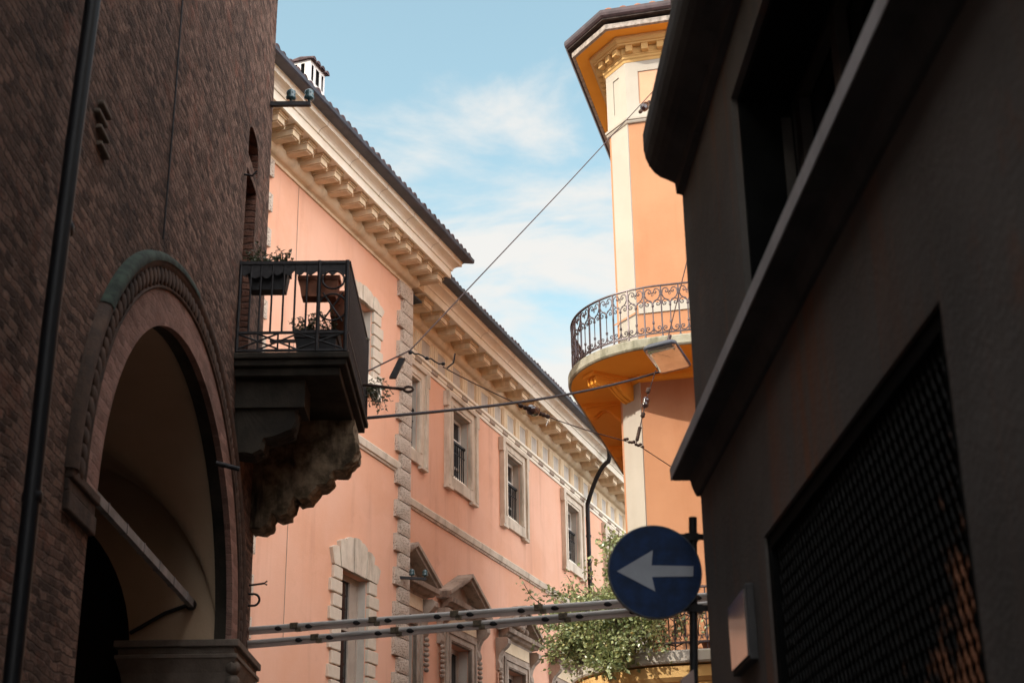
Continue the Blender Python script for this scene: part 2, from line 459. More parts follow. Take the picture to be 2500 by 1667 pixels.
def wall_holes(mb, x0, x1, z0, z1, holes, y=0.0, depth=0.3):
    """front sheet at y with rectangular holes (a,b,c,d) and their reveals running inward"""
    xs = sorted({x0, x1} | {h[i] for h in holes for i in (0, 1)})
    zs = sorted({z0, z1} | {h[i] for h in holes for i in (2, 3)})
    for i in range(len(xs) - 1):
        for j in range(len(zs) - 1):
            cx, cz = (xs[i] + xs[i + 1]) / 2, (zs[j] + zs[j + 1]) / 2
            if any(h[0] < cx < h[1] and h[2] < cz < h[3] for h in holes): continue
            mb.quad((xs[i], y, zs[j]), (xs[i + 1], y, zs[j]), (xs[i + 1], y, zs[j + 1]), (xs[i], y, zs[j + 1]))
    for a, b, c, d in holes:
        e = y + depth
        mb.quad((a, y, c), (a, y, d), (a, e, d), (a, e, c))
        mb.quad((b, y, d), (b, y, c), (b, e, c), (b, e, d))
        mb.quad((a, y, d), (b, y, d), (b, e, d), (a, e, d))
        mb.quad((b, y, c), (a, y, c), (a, e, c), (b, e, c))

def cornice(mb, prof, s0, s1, base, k0=0.0, k1=0.0, n=1):
    """prof: (off,z) from wall bottom to wall top; k0/k1: how far ends shift per metre of overhang"""
    st = []
    for i in range(n + 1):
        f = i / n
        st.append([((s0 - o * k0) * (1 - f) + (s1 + o * k1) * f, base - o, z) for o, z in prof])
    mb.sweep(None, st, False, True, False)

# ------------------------------------------------------------------ ground
g = MB(); g.quad((-400, -300, 0), (400, -300, 0), (400, 500, 0), (-400, 500, 0))
tag(g.build('street', M['asphalt']), kind='structure')

# ------------------------------------------------------------------ pink palazzo
U = Vector((math.sin(R_(21.7)), math.cos(R_(21.7)), 0)); N = Vector((U.y, -U.x, 0))
pal = empty('pink_palazzo', -12.0 * N, R_(90 - 21.7))
tag(pal, 'long salmon pink palazzo with beige stone cornice on brackets and rusticated quoins', 'building')
YA = -0.75             # front section stands 0.75 m forward
SA0, SA1 = 19.3, 25.60
SB1 = 62.0
ZT = 14.2
# walls
win_B = [30.19, 33.70, 38.44, 42.30, 46.2, 50.0, 54.0]
w1c = 27.25
ped_B = [27.10, 30.10, 33.60, 37.40, 41.3, 45.0, 49.0]
holes = [(c - 0.53, c + 0.53, 11.18, 12.76) for c in [w1c] + win_B] + [(c - 0.60, c + 0.60, 4.9, 7.58) for c in ped_B]
mb = MB(); wall_holes(mb, SA1, SB1, 0, ZT, holes, 0.0, 0.34)
mb.quad((SB1, 0, 0), (SB1, 9, 0), (SB1, 9, ZT), (SB1, 0, ZT))
mb.build('wall', M['pink'], pal)
mb = MB(); wall_holes(mb, SA0, SA1, 0, ZT, [(22.84, 23.91, 4.9, 7.62), (23.0, 23.86, 11.40, 12.73)], YA, 0.34)
mb.quad((SA0, YA, 0), (SA0, YA, ZT), (SA0, 9, ZT), (SA0, 9, 0))
mb.quad((SA1, YA, ZT), (SA1, YA, 0), (SA1, 0.0, 0), (SA1, 0.0, ZT))
mb.build('wall', M['pink'], pal)
# dark rooms behind the windows
mb = MB(); mb.box(SA0 + 0.3, SB1 - 0.3, 1.2, 1.3, 0.3, 14.0)
mb.build('room_back', M['dark'], pal)

# cornice
P_bed = [(0.0, 13.86), (0.035, 13.86), (0.04, 13.91), (0.07, 13.92)] + [(0.07 + 0.13 * math.sin(R_(a)), 14.05 - 0.13 * math.cos(R_(a))) for a in (15, 30, 45, 60, 75, 90)] + [(0.20, 14.07), (0.16, 14.075), (0.16, 14.21), (0.0, 14.21)]
P_cor = [(0.0, 14.205), (0.69, 14.205), (0.69, 14.175), (0.73, 14.175), (0.735, 14.335), (0.76, 14.338), (0.765, 14.35)] + [(0.765 + 0.15 * (1 - math.cos(R_(a))), 14.35 + 0.09 * math.sin(R_(a))) for a in (20, 40, 60, 75, 90)] + [(0.925, 14.437), (0.93, 14.52), (0.955, 14.522), (0.955, 14.545), (0.0, 14.56)]
for base, s0, s1, k0, k1 in ((0.0, SA1 - 0.2, SB1, 0, 0), (YA, SA0, SA1, 1.65, 0.55)):
    mb = MB(); cornice(mb, P_bed, s0, s1, base, k0, k1); mb.build('cornice_bed_moulding', M['stone'], pal)
    mb = MB(); cornice(mb, P_cor, s0, s1, base, k0, k1)
    nf = len(mb.f)
    x = s0 - 0.2 + 0.9                                          # joints between the stones
    while x < s1 + 0.3:
        mb.sweep(None, [[(xx, base - o, z) for o, z in [(p[0] + 0.002, p[1] - 0.002) for p in P_cor[4:-1]]] for xx in (x, x + 0.012)], False, False)
        x += 1.22 if base else 1.75
    co = mb.build('cornice', M['stone_white'], pal)
    co.data.materials.append(M['stone_old'])
    for fi in range(nf, len(co.data.polygons)): co.data.polygons[fi].material_index = 1
    mb = MB()
    gp = [(0.92, 14.55), (0.935, 14.524), (1.125, 14.524), (1.15, 14.545), (1.155, 14.61), (1.13, 14.61), (1.125, 14.56), (0.92, 14.57)]
    cornice(mb, gp, s0, s1, base, k0, k1); mb.build('gutter', M['zinc'], pal)
    # roof with tile ends over the gutter
    a, b = s0 - 1.08 * k0, s1 + 1.08 * k1
    mb = MB(); mb.add([(a, base - 1.09, 14.585), (b, base - 1.09, 14.585), (b, 7.0, 17.0), (a, 7.0, 17.0)], [(0, 1, 2, 3)])
    mb.add([(b, base - 1.09, 14.585), (b, 7, 17.0), (b, 7, 14.2), (b, base - 0.3, 14.4)], [(3, 2, 1, 0)])
    sp = 0.235 if base else 0.20
    x = a + 0.1
    while x < b - 0.05:
        j = random.uniform(-0.015, 0.015); rr = 0.088 + random.uniform(-0.008, 0.012)
        st = []
        for t in (0, 0.55, 3.0):
            yy = base - 1.12 + j + t; z = 14.585 + 0.028 + t * 0.30
            st.append([(x + rr * math.cos(R_(q)), yy, z + rr * 1.05 * math.sin(R_(q))) for q in range(0, 181, 30)])
        mb.sweep(None, st, False, True, True)
        x += sp
    roof = mb.build('roof', M['tile'], pal)
    if base: roofA = roof
# modillions (with turned pendants) as individual parts
def modillion_mesh(w):
    m = MB(); h = w / 2
    m.box(-h, h, -0.60, 0.03, 14.035, 14.135)
    m.box(-h + 0.03, h - 0.03, -0.57, 0.03, 14.015, 14.035)
    m.box(-h - 0.02, h + 0.02, -0.625, 0.03, 14.135, 14.16)
    m.box(-h - 0.045, h + 0.045, -0.65, 0.03, 14.16, 14.205)
    return m.mesh('modillion', M['stone'])
def pendant_mesh():
    m = MB()
    m.lathe([(0.003, 14.06), (0.013, 14.07), (0.009, 14.09), (0.017, 14.11), (0.010, 14.13), (0.02, 14.165), (0.028, 14.20)], (0, 0, 0), 7)
    for k in range(5):
        a = k * 2 * math.pi / 5
        m.tube([(0.015 * math.cos(a), 0.015 * math.sin(a), 14.16), (0.045 * math.cos(a), 0.045 * math.sin(a), 14.155), (0.065 * math.cos(a), 0.065 * math.sin(a), 14.175), (0.045 * math.cos(a), 0.045 * math.sin(a), 14.20)], 0.009, 4)
    return m.mesh('pendant', M['stone'])
mA, mBm, pend = modillion_mesh(0.22), modillion_mesh(0.40), pendant_mesh()
x = 25.72
while x > SA0 - 0.9:
    o = link('modillion', mA, pal, (x, YA, 0)); link('pendant', pend, o, (0.26, -0.52, 0)); x -= 0.517
for i in range(38):
    o = link('modillion', mBm, pal, (26.02 + 0.872 * i, 0, 0)); link('pendant', pend, o, (0.43, -0.50, 0))
mb = MB(); mb.box(SA1 + 0.02, SA1 + 0.5, YA - 0.1, -0.12, 14.0, 14.19); mb.build('cornice_return', M['stone'], pal)
mb = MB()                                                     # bird spikes on the return
for i in range(26):
    xx = SA1 + 0.06 + i * 0.022
    mb.tube([(xx, YA + 0.05 + i * 0.012, 13.90), (xx + random.uniform(-.02, .02), YA - 0.02 + i * 0.012, 13.99)], 0.009, 4)
mb.box(SA1 + 0.03, SA1 + 0.68, YA + 0.02, YA + 0.42, 13.86, 13.90)
mb.build('bird_spikes', M['iron'], pal)

# frieze of section B: architrave, panels, triglyph strips, guttae
mb = MB()
cornice(mb, [(0.0, 13.13), (0.03, 13.13), (0.035, 13.20), (0.055, 13.205), (0.06, 13.265), (0.10, 13.275), (0.105, 13.33), (0.0, 13.345)], SA1 + 0.01, SB1, 0.0)
mb.build('architrave', M['stone_white'], pal)
mb = MB()
for i in range(-2, 38):
    x = 27.87 + 0.895 * i
    if x < SA1 + .1: continue
    mb.box(x - 0.345, x - 0.02, -0.05, 0.02, 13.35, 13.855)
    for q in (-0.30, -0.20, -0.10): mb.box(x + q, x + q + 0.065, -0.068, -0.05, 13.36, 13.84)
    mb.box(x - 0.02, x + 0.55, -0.035, 0.02, 13.80, 13.857)
mb.box(SA1 + 0.01, SB1, -0.022, 0.02, 13.345, 13.86)
mb.build('frieze', M['stone'], pal)
mb = MB(); mb.box(0.03, 0.50, -0.026, 0.0, 13.39, 13.795); fpm = mb.mesh('frieze_panel', M['stone_grey'])
mb = MB(); mb.box(0, 0.33, -0.075, -0.03, 13.235, 13.262)
for k in range(6): mb.box(0.01 + k * 0.055, 0.045 + k * 0.055, -0.075, -0.03, 13.19, 13.24)
gum = mb.mesh('guttae', M['stone_old'])
for i in range(-2, 38):
    x = 27.87 + 0.895 * i
    if x < SA1 + .1: continue
    link('frieze_panel', fpm, pal, (x, 0, 0))
    if x - 0.345 > SA1 + .1: link('guttae', gum, pal, (x - 0.345, 0, 0))
# string courses
sc_p = [(0.0, 9.93), (0.03, 9.93), (0.04, 9.965), (0.07, 9.975), (0.085, 10.10), (0.06, 10.13), (0.0, 10.15)]
mb = MB(); cornice(mb, sc_p, SA1 + 0.01, SB1, 0.0); mb.build('string_course', M['stone_frame'], pal, bevel=0.006)
mb = MB(); cornice(mb, sc_p, SA0, 25.12, YA); mb.build('string_course', M['stone_frame'], pal, bevel=0.006)
# quoins
def quoin_mesh(w, h, d, seed):
    rnd = random.Random(seed); m = MB(); st = []
    nx, nz = 5, 4
    def P(i, j):
        x = -w + w * i / nx; z = h * j / nz
        e = 0.0 if i in (0, nx) or j in (0, nz) else rnd.uniform(0.012, 0.035)
        return (x, -d - e, z)
    v = [P(i, j) for j in range(nz + 1) for i in range(nx + 1)]
    m.add(v, [(j * (nx + 1) + i, j * (nx + 1) + i + 1, (j + 1) * (nx + 1) + i + 1, (j + 1) * (nx + 1) + i) for j in range(nz) for i in range(nx)], True)
    m.box(-w, 0.0, -d + 0.004, 0.02, 0, h)
    return m.mesh('quoin', M['tufa'])
Lq = [quoin_mesh(0.62, 0.322, 0.075, i) for i in range(3)]
Sq = [quoin_mesh(0.44, 0.272, 0.075, 10 + i) for i in range(3)]
z = 13.86; k = 0
while z > 1.0:
    h = 0.325 if k % 2 == 0 else 0.275
    z -= h + 0.018
    if True:
        link('quoin', (Lq if k % 2 == 0 else Sq)[k % 3], pal, (SA1 + 0.02, YA, z), 0.012)
        o = link('quoin', (Lq if k % 2 == 0 else Sq)[(k + 1) % 3], pal, (SA0 + (0.50 if k % 2 == 0 else 0.24), YA, z), 0.012)
    k += 1

# upper windows of section B
def upper_window(c, y0=0.0):
    m = MB()
    a, b = c - 0.53, c + 0.53
    for x0, x1, q in ((a - 0.37, a, 0), (b, b + 0.37, 1)):
        m.box(x0, x1, y0 - 0.07, y0 + 0.02, 10.93, 13.08)
        if q == 0: m.box(x0 - 0.002, x0 + 0.11, y0 - 0.12, y0 + 0.01, 10.93, 13.08); m.box(a - 0.12, a - 0.03, y0 - 0.09, y0 + 0.01, 11.19, 12.9)
        else: m.box(x1 - 0.11, x1 + 0.002, y0 - 0.12, y0 + 0.01, 10.93, 13.08); m.box(b + 0.03, b + 0.12, y0 - 0.09, y0 + 0.01, 11.19, 12.9)
    m.box(a, b, y0 - 0.07, y0 + 0.02, 12.76, 13.08)
    m.box(a - 0.26, b + 0.26, y0 - 0.122, y0 + 0.01, 12.985, 13.083)
    m.box(a - 0.1, b + 0.1, y0 - 0.092, y0 + 0.01, 12.82, 12.90)
    m.box(a - 0.43, a - 0.25, y0 - 0.125, y0, 12.72, 13.06); m.box(b + 0.25, b + 0.43, y0 - 0.125, y0, 12.72, 13.06)
    m.box(a, b, y0 - 0.07, y0 + 0.02, 10.93, 11.18)
    m.box(a - 0.40, a - 0.05, y0 - 0.11, y0, 10.86, 10.93); m.box(b + 0.05, b + 0.40, y0 - 0.11, y0, 10.86, 10.93)
    w = m.build('window', M['stone_frame'], pal, bevel=0.006)
    m = MB(); m.add([(a, y0 - 0.04, 11.185), (b, y0 - 0.04, 11.185), (b, y0 + 0.165, 11.42), (a, y0 + 0.165, 11.42), (a, y0 + .165, 11.185), (b, y0 + .165, 11.185)], [(0, 1, 2, 3), (1, 5, 2), (0, 3, 4)])
    m.build('sill', M['stone_white'], w)
    m = MB()
    for x0, x1 in ((a, a + 0.07), (c - 0.06, c + 0.06), (b - 0.07, b)): m.box(x0, x1, y0 + 0.17, y0 + 0.23, 11.2, 12.76)
    m.box(a, b, y0 + 0.172, y0 + 0.228, 12.68, 12.76); m.box(a, b, y0 + 0.172, y0 + 0.228, 12.24, 12.28); m.box(a, b, y0 + 0.172, y0 + 0.228, 11.6, 11.64)
    m.build('sash', M['frame_white'], w)
    m = MB(); m.quad((a, y0 + 0.205, 11.2), (b, y0 + 0.205, 11.2), (b, y0 + 0.205, 12.76), (a, y0 + 0.205, 12.76)); m.build('pane', M['glass'], w)
    m = MB(); m.box(a, a + 0.012, y0 + 0.02, y0 + 0.17, 11.2, 12.75); m.box(b - 0.012, b, y0 + 0.02, y0 + 0.17, 11.2, 12.75); m.box(a + 0.012, b - 0.012, y0 + 0.02, y0 + 0.17, 12.745, 12.757); m.build('jamb_lining', M['stone_grey'], w)
    m = MB()
    m.box(a - 0.0, b, y0 + 0.06, y0 + 0.115, 12.10, 12.15)
    m.box(a, b, y0 + 0.075, y0 + 0.095, 11.88, 11.895)
    for i in range(9): m.box(a + 0.06 + i * 0.115, a + 0.078 + i * 0.115, y0 + 0.076, y0 + 0.094, 11.2, 12.10)
    m.build('window_guard', M['iron'], w)
for c in [w1c] + win_B: upper_window(c)

# pedimented windows of the piano nobile
def scroll2d(R0, turns, n, a0=0.0, d=1):
    pts = []
    for i in range(n + 1):
        f = i / n; r = R0 * (1 - 0.82 * f); a = a0 + d * turns * 2 * math.pi * f
        pts.append((r * math.cos(a), r * math.sin(a)))
    return pts
def pediment_window(c, crest=False):
    m = MB(); a, b = c - 0.60, c + 0.60
    for x0, x1 in ((a - 0.36, a), (b, b + 0.36)):
        m.box(x0, x1, -0.08, 0.02, 4.9, 7.9)
    m.box(a, b, -0.08, 0.02, 7.58, 7.9)
    for s_ in (-1, 1):
        e = c + s_ * 0.60
        m.box(min(e, e + s_ * 0.10), max(e, e + s_ * 0.10), -0.10, 0, 4.9, 7.68)
        m.box(min(e + s_ * .17, e + s_ * 0.27), max(e + s_ * .17, e + s_ * 0.27), -0.115, 0, 4.9, 7.78)
    m.box(a - 0.1, b + 0.1, -0.102, 0, 7.60, 7.68); m.box(a - 0.27, b + 0.27, -0.117, 0, 7.73, 7.80)
    w = m.build('window', M['stone_old'], pal, bevel=0.006)
    m = MB(); m.box(a - 0.25, b + 0.25, -0.10, 0.02, 7.90, 8.16); m.build('window_frieze', M['stone'], w)
    m = MB()
    pp = [(0.0, 8.16), (0.10, 8.16), (0.12, 8.21), (0.22, 8.23), (0.26, 8.275), (0.34, 8.285), (0.36, 8.375), (0.0, 8.39)]
    cornice(m, pp, a - 0.38, b + 0.38, 0.0, 0.65, 0.65)
    L, Rr = a - 0.38 - 0.23, b + 0.38 + 0.23
    apex = 8.96
    for s_ in (-1, 1):
        x0 = L if s_ < 0 else Rr
        p0 = Vector((x0, 0, 8.38)); p1 = Vector((c, 0, apex))
        d = p1 - p0
        nn = Vector((-d.z, 0, d.x)).normalized()
        if nn.z < 0: nn = -nn
        for (t0, t1, y_) in ((0.0, 0.06, -0.30), (0.06, 0.13, -0.36)):
            A_, B_ = p0 + nn * t0, p1 + Vector((0, 0, 1)) * (t0 * 1.12)
            C_, D_ = p1 + Vector((0, 0, 1)) * (t1 * 1.12), p0 + nn * t1
            m.prism([(q.x, q.z) for q in (A_, B_, C_, D_)], lambda p, k, y_=y_: (p[0], y_ if k == 0 else 0.0, p[1]))
    m.add([(L + 0.05, -0.02, 8.38), (Rr - 0.05, -0.02, 8.38), (c, -0.02, apex)], [(0, 1, 2)])
    if crest:
        for i in range(14):
            a_ = random.uniform(0, math.pi)
            m.ell((c + random.uniform(-.35, .35), -0.2, 8.62 + random.uniform(-.12, .45)), random.uniform(.05, .12), 0.1, random.uniform(.05, .10), 7, 5)
    m.build('pediment', M['stone_old'], w)
    for s_ in (-1, 1):                                         # scroll consoles at both sides
        e = c + s_ * 1.08
        prof = [(0.0, 7.45), (0.06, 7.44), (0.10, 7.50), (0.09, 7.58), (0.06, 7.66), (0.09, 7.78), (0.15, 7.88), (0.24, 7.95), (0.30, 8.03), (0.30, 8.12), (0.24, 8.17), (0.0, 8.17)]
        m = MB(); m.prism(prof, lambda p, k, e=e: (e - 0.10 + 0.20 * k, -p[0], p[1]))
        for q in range(7): m.ell((e, -0.09, 7.38 - q * 0.10), 0.09, 0.05 + 0.012 * (q % 2), 0.05, 7, 5)
        m.build('console', M['stone_old'], w)
    m = MB(); m.box(a, a + 0.012, 0.02, 0.22, 4.9, 7.57); m.box(b - 0.012, b, 0.02, 0.22, 4.9, 7.57); m.build('jamb_lining', M['stone_grey'], w)
    m = MB()
    m.box(c - 0.05, c + 0.05, 0.22, 0.27, 4.9, 7.58); m.box(b - 0.10, b, 0.22, 0.27, 4.9, 7.58); m.box(a, b, 0.222, 0.268, 7.48, 7.58); m.box(a, b, 0.222, 0.268, 6.55, 6.61)
    m.build('sash', M['shutter'], w)
    m = MB(); m.quad((a, 0.25, 4.9), (b, 0.25, 4.9), (b, 0.25, 7.5), (a, 0.25, 7.5)); m.build('pane', M['glass'], w)
for i, c in enumerate(ped_B): pediment_window(c, i == 2)

# rusticated windows of the front section
def rustic_window(a, b, zb, zt, rise, name='window'):
    c = (a + b) / 2; y = YA; cm = a + 0.65 * (b - a)
    m = MB()
    n = 7; w = (b - a) + 0.70
    for i in range(n):                                         # fanned voussoirs
        f0, f1 = i / n - 0.5, (i + 1) / n - 0.5
        h = rise * (1.0 - (2 * abs((i + 0.5) / n - 0.5)) ** 2 * 0.80)
        w2 = (b - a) + 0.78
        b0, b1 = c + f0 * w2 * 0.94, c + f1 * w2 * 0.94
        t0, t1 = c + f0 * w2 * 1.06, c + f1 * w2 * 1.06
        gq = 0.006
        m.prism([(b0 + gq, zt), (b1 - gq, zt), (t1 - gq, zt + h + (0.11 if i < n // 2 else 0.05 if i > n // 2 else 0.09)), ((t0 + t1) / 2, zt + h + 0.105), (t0 + gq, zt + h + (0.05 if i < n // 2 else 0.11 if i > n // 2 else 0.09))], lambda p, k, q=i: (p[0], y - 0.065 - 0.012 * (q % 2) if k == 0 else y + 0.02, p[1]))
    win = m.build(name, M['stone_frame'], pal, bevel=0.015)
    z = zt; k = 0
    mm = {}
    for wd in (0.42, 0.32):
        q = MB(); q.box(0, wd, -0.06, 0.02, 0.012, 0.225); mm[wd] = q.mesh('jamb_block', M['stone_frame'])
    while z > zb + 0.05:
        z -= 0.237
        wd = 0.42 if k % 2 else 0.32
        link('jamb_block', mm[wd], win, (a - wd, y, z), 0.015); link('jamb_block', mm[wd], win, (b, y, z), 0.015)
        k += 1
    m = MB(); m.box(a, a + 0.012, y + 0.02, y + 0.15, zb, zt - 0.01); m.box(b - 0.012, b, y + 0.02, y + 0.15, zb, zt - 0.01); m.build('jamb_lining', M['stone_grey'], win)
    m = MB()
    m.box(a, a + 0.06, y + 0.15, y + 0.21, zb, zt); m.box(cm, cm + 0.09, y + 0.15, y + 0.21, zb, zt); m.box(b - 0.06, b, y + 0.15, y + 0.21, zb, zt)
    m.box(a, b, y + 0.152, y + 0.208, zt - 0.10, zt)
    zz_ = zt - 0.95
    while zz_ > zb: m.box(a, b, y + 0.152, y + 0.208, zz_, zz_ + 0.05); zz_ -= 0.95
    m.build('sash', M['shutter'], win)
    m = MB(); m.quad((a, y + 0.18, zb), (cm, y + 0.18, zb), (cm, y + 0.18, zt), (a, y + 0.18, zt)); m.build('pane', M['glass'], win)
    m = MB(); m.box(cm + 0.09, b - 0.06, y + 0.165, y + 0.195, zb, zt - 0.1); m.build('shutter', M['shutter'], win)
    return win
rustic_window(22.84, 23.91, 4.9, 7.62, 0.52)
w = rustic_window(23.0, 23.86, 11.40, 12.73, 0.22)
m = MB(); m.box(22.64, 24.20, YA - 0.08, YA + 0.02, 11.02, 11.38); m.build('sill', M['stone_white'], w, bevel=0.01)

m = MB(); m.tube([(20.78, YA - 0.015, 13.85), (20.80, YA - 0.015, 12.0), (20.9, YA - 0.015, 9.0), (20.9, YA - 0.015, 6.0)], 0.005, 4); m.build('thin_cable', M['stone_old'], pal)
# drainpipe bending from the far gutter to the wall
m = MB(); pts = [(38.95, -1.0, 14.50), (38.95, -1.0, 14.22), (39.0, -0.95, 14.12)]
for i in range(12):
    f = (i + 1) / 12; pts.append((39.0 + 0.55 * f, -0.95 + 0.81 * f, 14.12 - 1.0 * f ** 1.8))
pts += [(39.58, -0.13, 12.95), (39.60, -0.13, 10.0), (39.60, -0.13, 6.0), (39.6, -0.13, 0.0)]
m.tube(pts, 0.065, 8)
for zq in (12.2, 11.0, 9.0): m.lathe([(0.08, zq), (0.08, zq + 0.05)], (39.6, -0.13, 0), 8)
m.build('drainpipe', M['iron'], pal)
# chimney
m = MB(); CY0, CY1 = 0.0, 0.44; S0, S1 = 22.43, 23.05; T = 17.55
def slotted(m, f, w, slots, z0, z1, zs0, zs1):
    xs = [0.0] + [q for s_ in slots for q in s_] + [w]
    for i in range(len(xs) - 1):
        if i % 2 == 0: m.quad(f(xs[i], z0), f(xs[i + 1], z0), f(xs[i + 1], z1), f(xs[i], z1))
        else:
            m.quad(f(xs[i], z0), f(xs[i + 1], z0), f(xs[i + 1], zs0), f(xs[i], zs0)); m.quad(f(xs[i], zs1), f(xs[i + 1], zs1), f(xs[i + 1], z1), f(xs[i], z1))
slotted(m, lambda x, z: (S0 + x, CY0, z), 0.62, ((0.06, 0.14), (0.24, 0.38), (0.48, 0.56)), 14.5, T, T - 0.42, T - 0.08)
slotted(m, lambda x, z: (S0, CY1 - x, z), 0.44, ((0.08, 0.16), (0.24, 0.32)), 14.5, T, T - 0.42, T - 0.06)
m.quad((S1, CY0, 14.5), (S1, CY1, 14.5), (S1, CY1, T), (S1, CY0, T)); m.quad((S0, CY1, T), (S1, CY1, T), (S1, CY1, 14.5), (S0, CY1, 14.5))
ch = m.build('chimney', M['white_wash'], roofA)
m = MB(); m.box(S0 + 0.02, S1 - 0.02, CY0 + 0.02, CY1 - 0.02, 14.5, T - 0.02)
m.box(S0 + 0.12, S1 - 0.12, CY0 + 0.12, CY1 - 0.12, 14.5, T)
m2 = MB(); m2.box(S0 + 0.05, S1 - 0.05, CY0 + 0.05, CY1 - 0.05, 14.5, T - 0.01); m2.build('chimney_flue', M['dark'], roofA)
m = MB()
m.add([(S0 - 0.05, CY0 - 0.05, T), (S1 + 0.05, CY0 - 0.05, T), (S1 + 0.05, CY1 + 0.05, T), (S0 - 0.05, CY1 + 0.05, T), (S0 - 0.05, (CY0 + CY1) / 2, T + 0.05), (S1 + 0.05, (CY0 + CY1) / 2, T + 0.05)], [(0, 1, 5, 4), (2, 3, 4, 5), (0, 4, 3), (1, 2, 5), (3, 2, 1, 0)])
for i in range(4):
    x = S0 + 0.03 + i * 0.19
    for s_ in (-1, 1):
        st = []
        for t in (0, 1):
            yy = (CY0 + CY1) / 2 + s_ * (0.30 * (1 - t)); z_ = T - 0.01 + 0.05 * t
            st.append([(x + 0.075 * math.cos(R_(q)), yy, z_ + 0.075 * math.sin(R_(q))) for q in range(0, 181, 30)])
        m.sweep(None, st, False, True, True)
m.build('chimney_cap', M['tile'], roofA)

# ------------------------------------------------------------------ brick tower on the left
AL = 1.6
UL = Vector((math.sin(R_(AL)), math.cos(R_(AL)), 0)); NL = Vector((UL.y, -UL.x, 0))
tow = empty('brick_tower', (-2.0, 12.7, 0), R_(90 - AL))
tag(tow, 'tall dark brick building with a round portico arch and a little iron balcony', 'building')
def corner(z): return 1.72 - 0.037 * z
AC, AA, ABh, ASZ = -1.85, 2.32, 1.79, 4.05         # arch centre, half width, rise, springing
TOPT = 16.5
mb = MB()
NAR = 36
def arch_pt(i, a=AA, b=ABh):
    th = math.pi * (1 - i / NAR)
    return (AC + a * math.cos(th), ASZ + b * math.sin(th))
SL0, SL1, SLB, SLM0, SLM1, SLT = 0.10, 0.66, 6.6, 8.49, 8.64, 8.86      # slit door above the balcony
def slit_arch(i, n=8):
    th = math.pi * (1 - i / n)
    return ((SL0 + SL1) / 2 + (SL1 - SL0) / 2 * math.cos(th), SLT + 0.16 * math.sin(th))
zs_ = [0.0, 1.0, 2.0, 3.0]
xa, xb = AC - AA, AC + AA
TX, WH = -7.4, 9.0  # unseen wing kept low to let more sky light into the alley
mb.quad((TX, 0, 0), (xa, 0, 0), (xa, 0, TOPT), (TX, 0, TOPT)); mb.quad((-18, 0, 0), (TX, 0, 0), (TX, 0, WH), (-18, 0, WH)); mb.quad((TX, 0, WH), (TX, 11, WH), (TX, 11, TOPT), (TX, 0, TOPT)); mb.quad((-18, 0, WH), (TX, 0, WH), (TX, 11, WH), (-18, 11, WH))
for i in range(NAR):
    p, q = arch_pt(i), arch_pt(i + 1)
    if q[0] > SL0: q = (min(q[0], SL0), q[1])
    if p[0] >= SL0: continue
    mb.quad((p[0], 0, p[1]), (q[0], 0, q[1]), (q[0], 0, TOPT), (p[0], 0, TOPT))
for i in range(NAR):                                           # arch right of the door's left edge, up to the door sill
    p, q = arch_pt(i), arch_pt(i + 1)
    if q[0] <= SL0: continue
    p = (max(p[0], SL0), p[1])
    mb.quad((p[0], 0, p[1]), (q[0], 0, q[1]), (q[0], 0, SLB), (p[0], 0, SLB))
mb.quad((xb, 0, 0), (SL1, 0, 0), (SL1, 0, SLB), (xb, 0, SLB))
mb.quad((SL0, 0, SLM0), (SL1, 0, SLM0), (SL1, 0, SLM1), (SL0, 0, SLM1))
for i in range(8):
    p, q = slit_arch(i), slit_arch(i + 1)
    mb.quad((p[0], 0, p[1]), (q[0], 0, q[1]), (q[0], 0, TOPT), (p[0], 0, TOPT))
# ragged brick corner strip
rows = [i * 0.28 for i in range(int(TOPT / 0.28) + 1)] + [TOPT]
rj = random.Random(3)
cpts = [(corner(z) + rj.uniform(-0.014, 0.014), z) for z in rows]
mb.add([(SL1, 0, z) for z in rows] + [(x, 0, z) for x, z in cpts], [(i, len(rows) + i, len(rows) + i + 1, i + 1) for i in range(len(rows) - 1)])
mb.add([(x, 0, z) for x, z in cpts] + [(x, 11, z) for x, z in cpts], [(i, len(rows) + i, len(rows) + i + 1, i + 1) for i in range(len(rows) - 1)])
mb.quad((TX, 0, TOPT), (1.1, 0, TOPT), (1.1, 11, TOPT), (TX, 11, TOPT))
mb.quad((TX, 11, 0), (TX, 11, TOPT), (1.1, 11, TOPT), (1.1, 11, 0)); mb.quad((-18, 11, 0), (-18, 11, WH), (TX, 11, WH), (TX, 11, 0))
mb.quad((-18, 0, 0), (-18, 0, WH), (-18, 11, WH), (-18, 11, 0))
for x in (xa, xb): mb.quad((x, 0, 0), (x, 0, ASZ), (x, 0.5, ASZ), (x, 0.5, 0))
tw = mb.build('wall', M['brick'], tow)
# soffit of the arch coloured black to stand for its shade
mb = MB(); st = [[(arch_pt(i)[0], y, arch_pt(i)[1]) for y in (-0.0, 0.12)] for i in range(NAR + 1)]
mb.sweep(None, st, False, False, True); mb.build('arch_soffit', M['soffit_black'], tow)
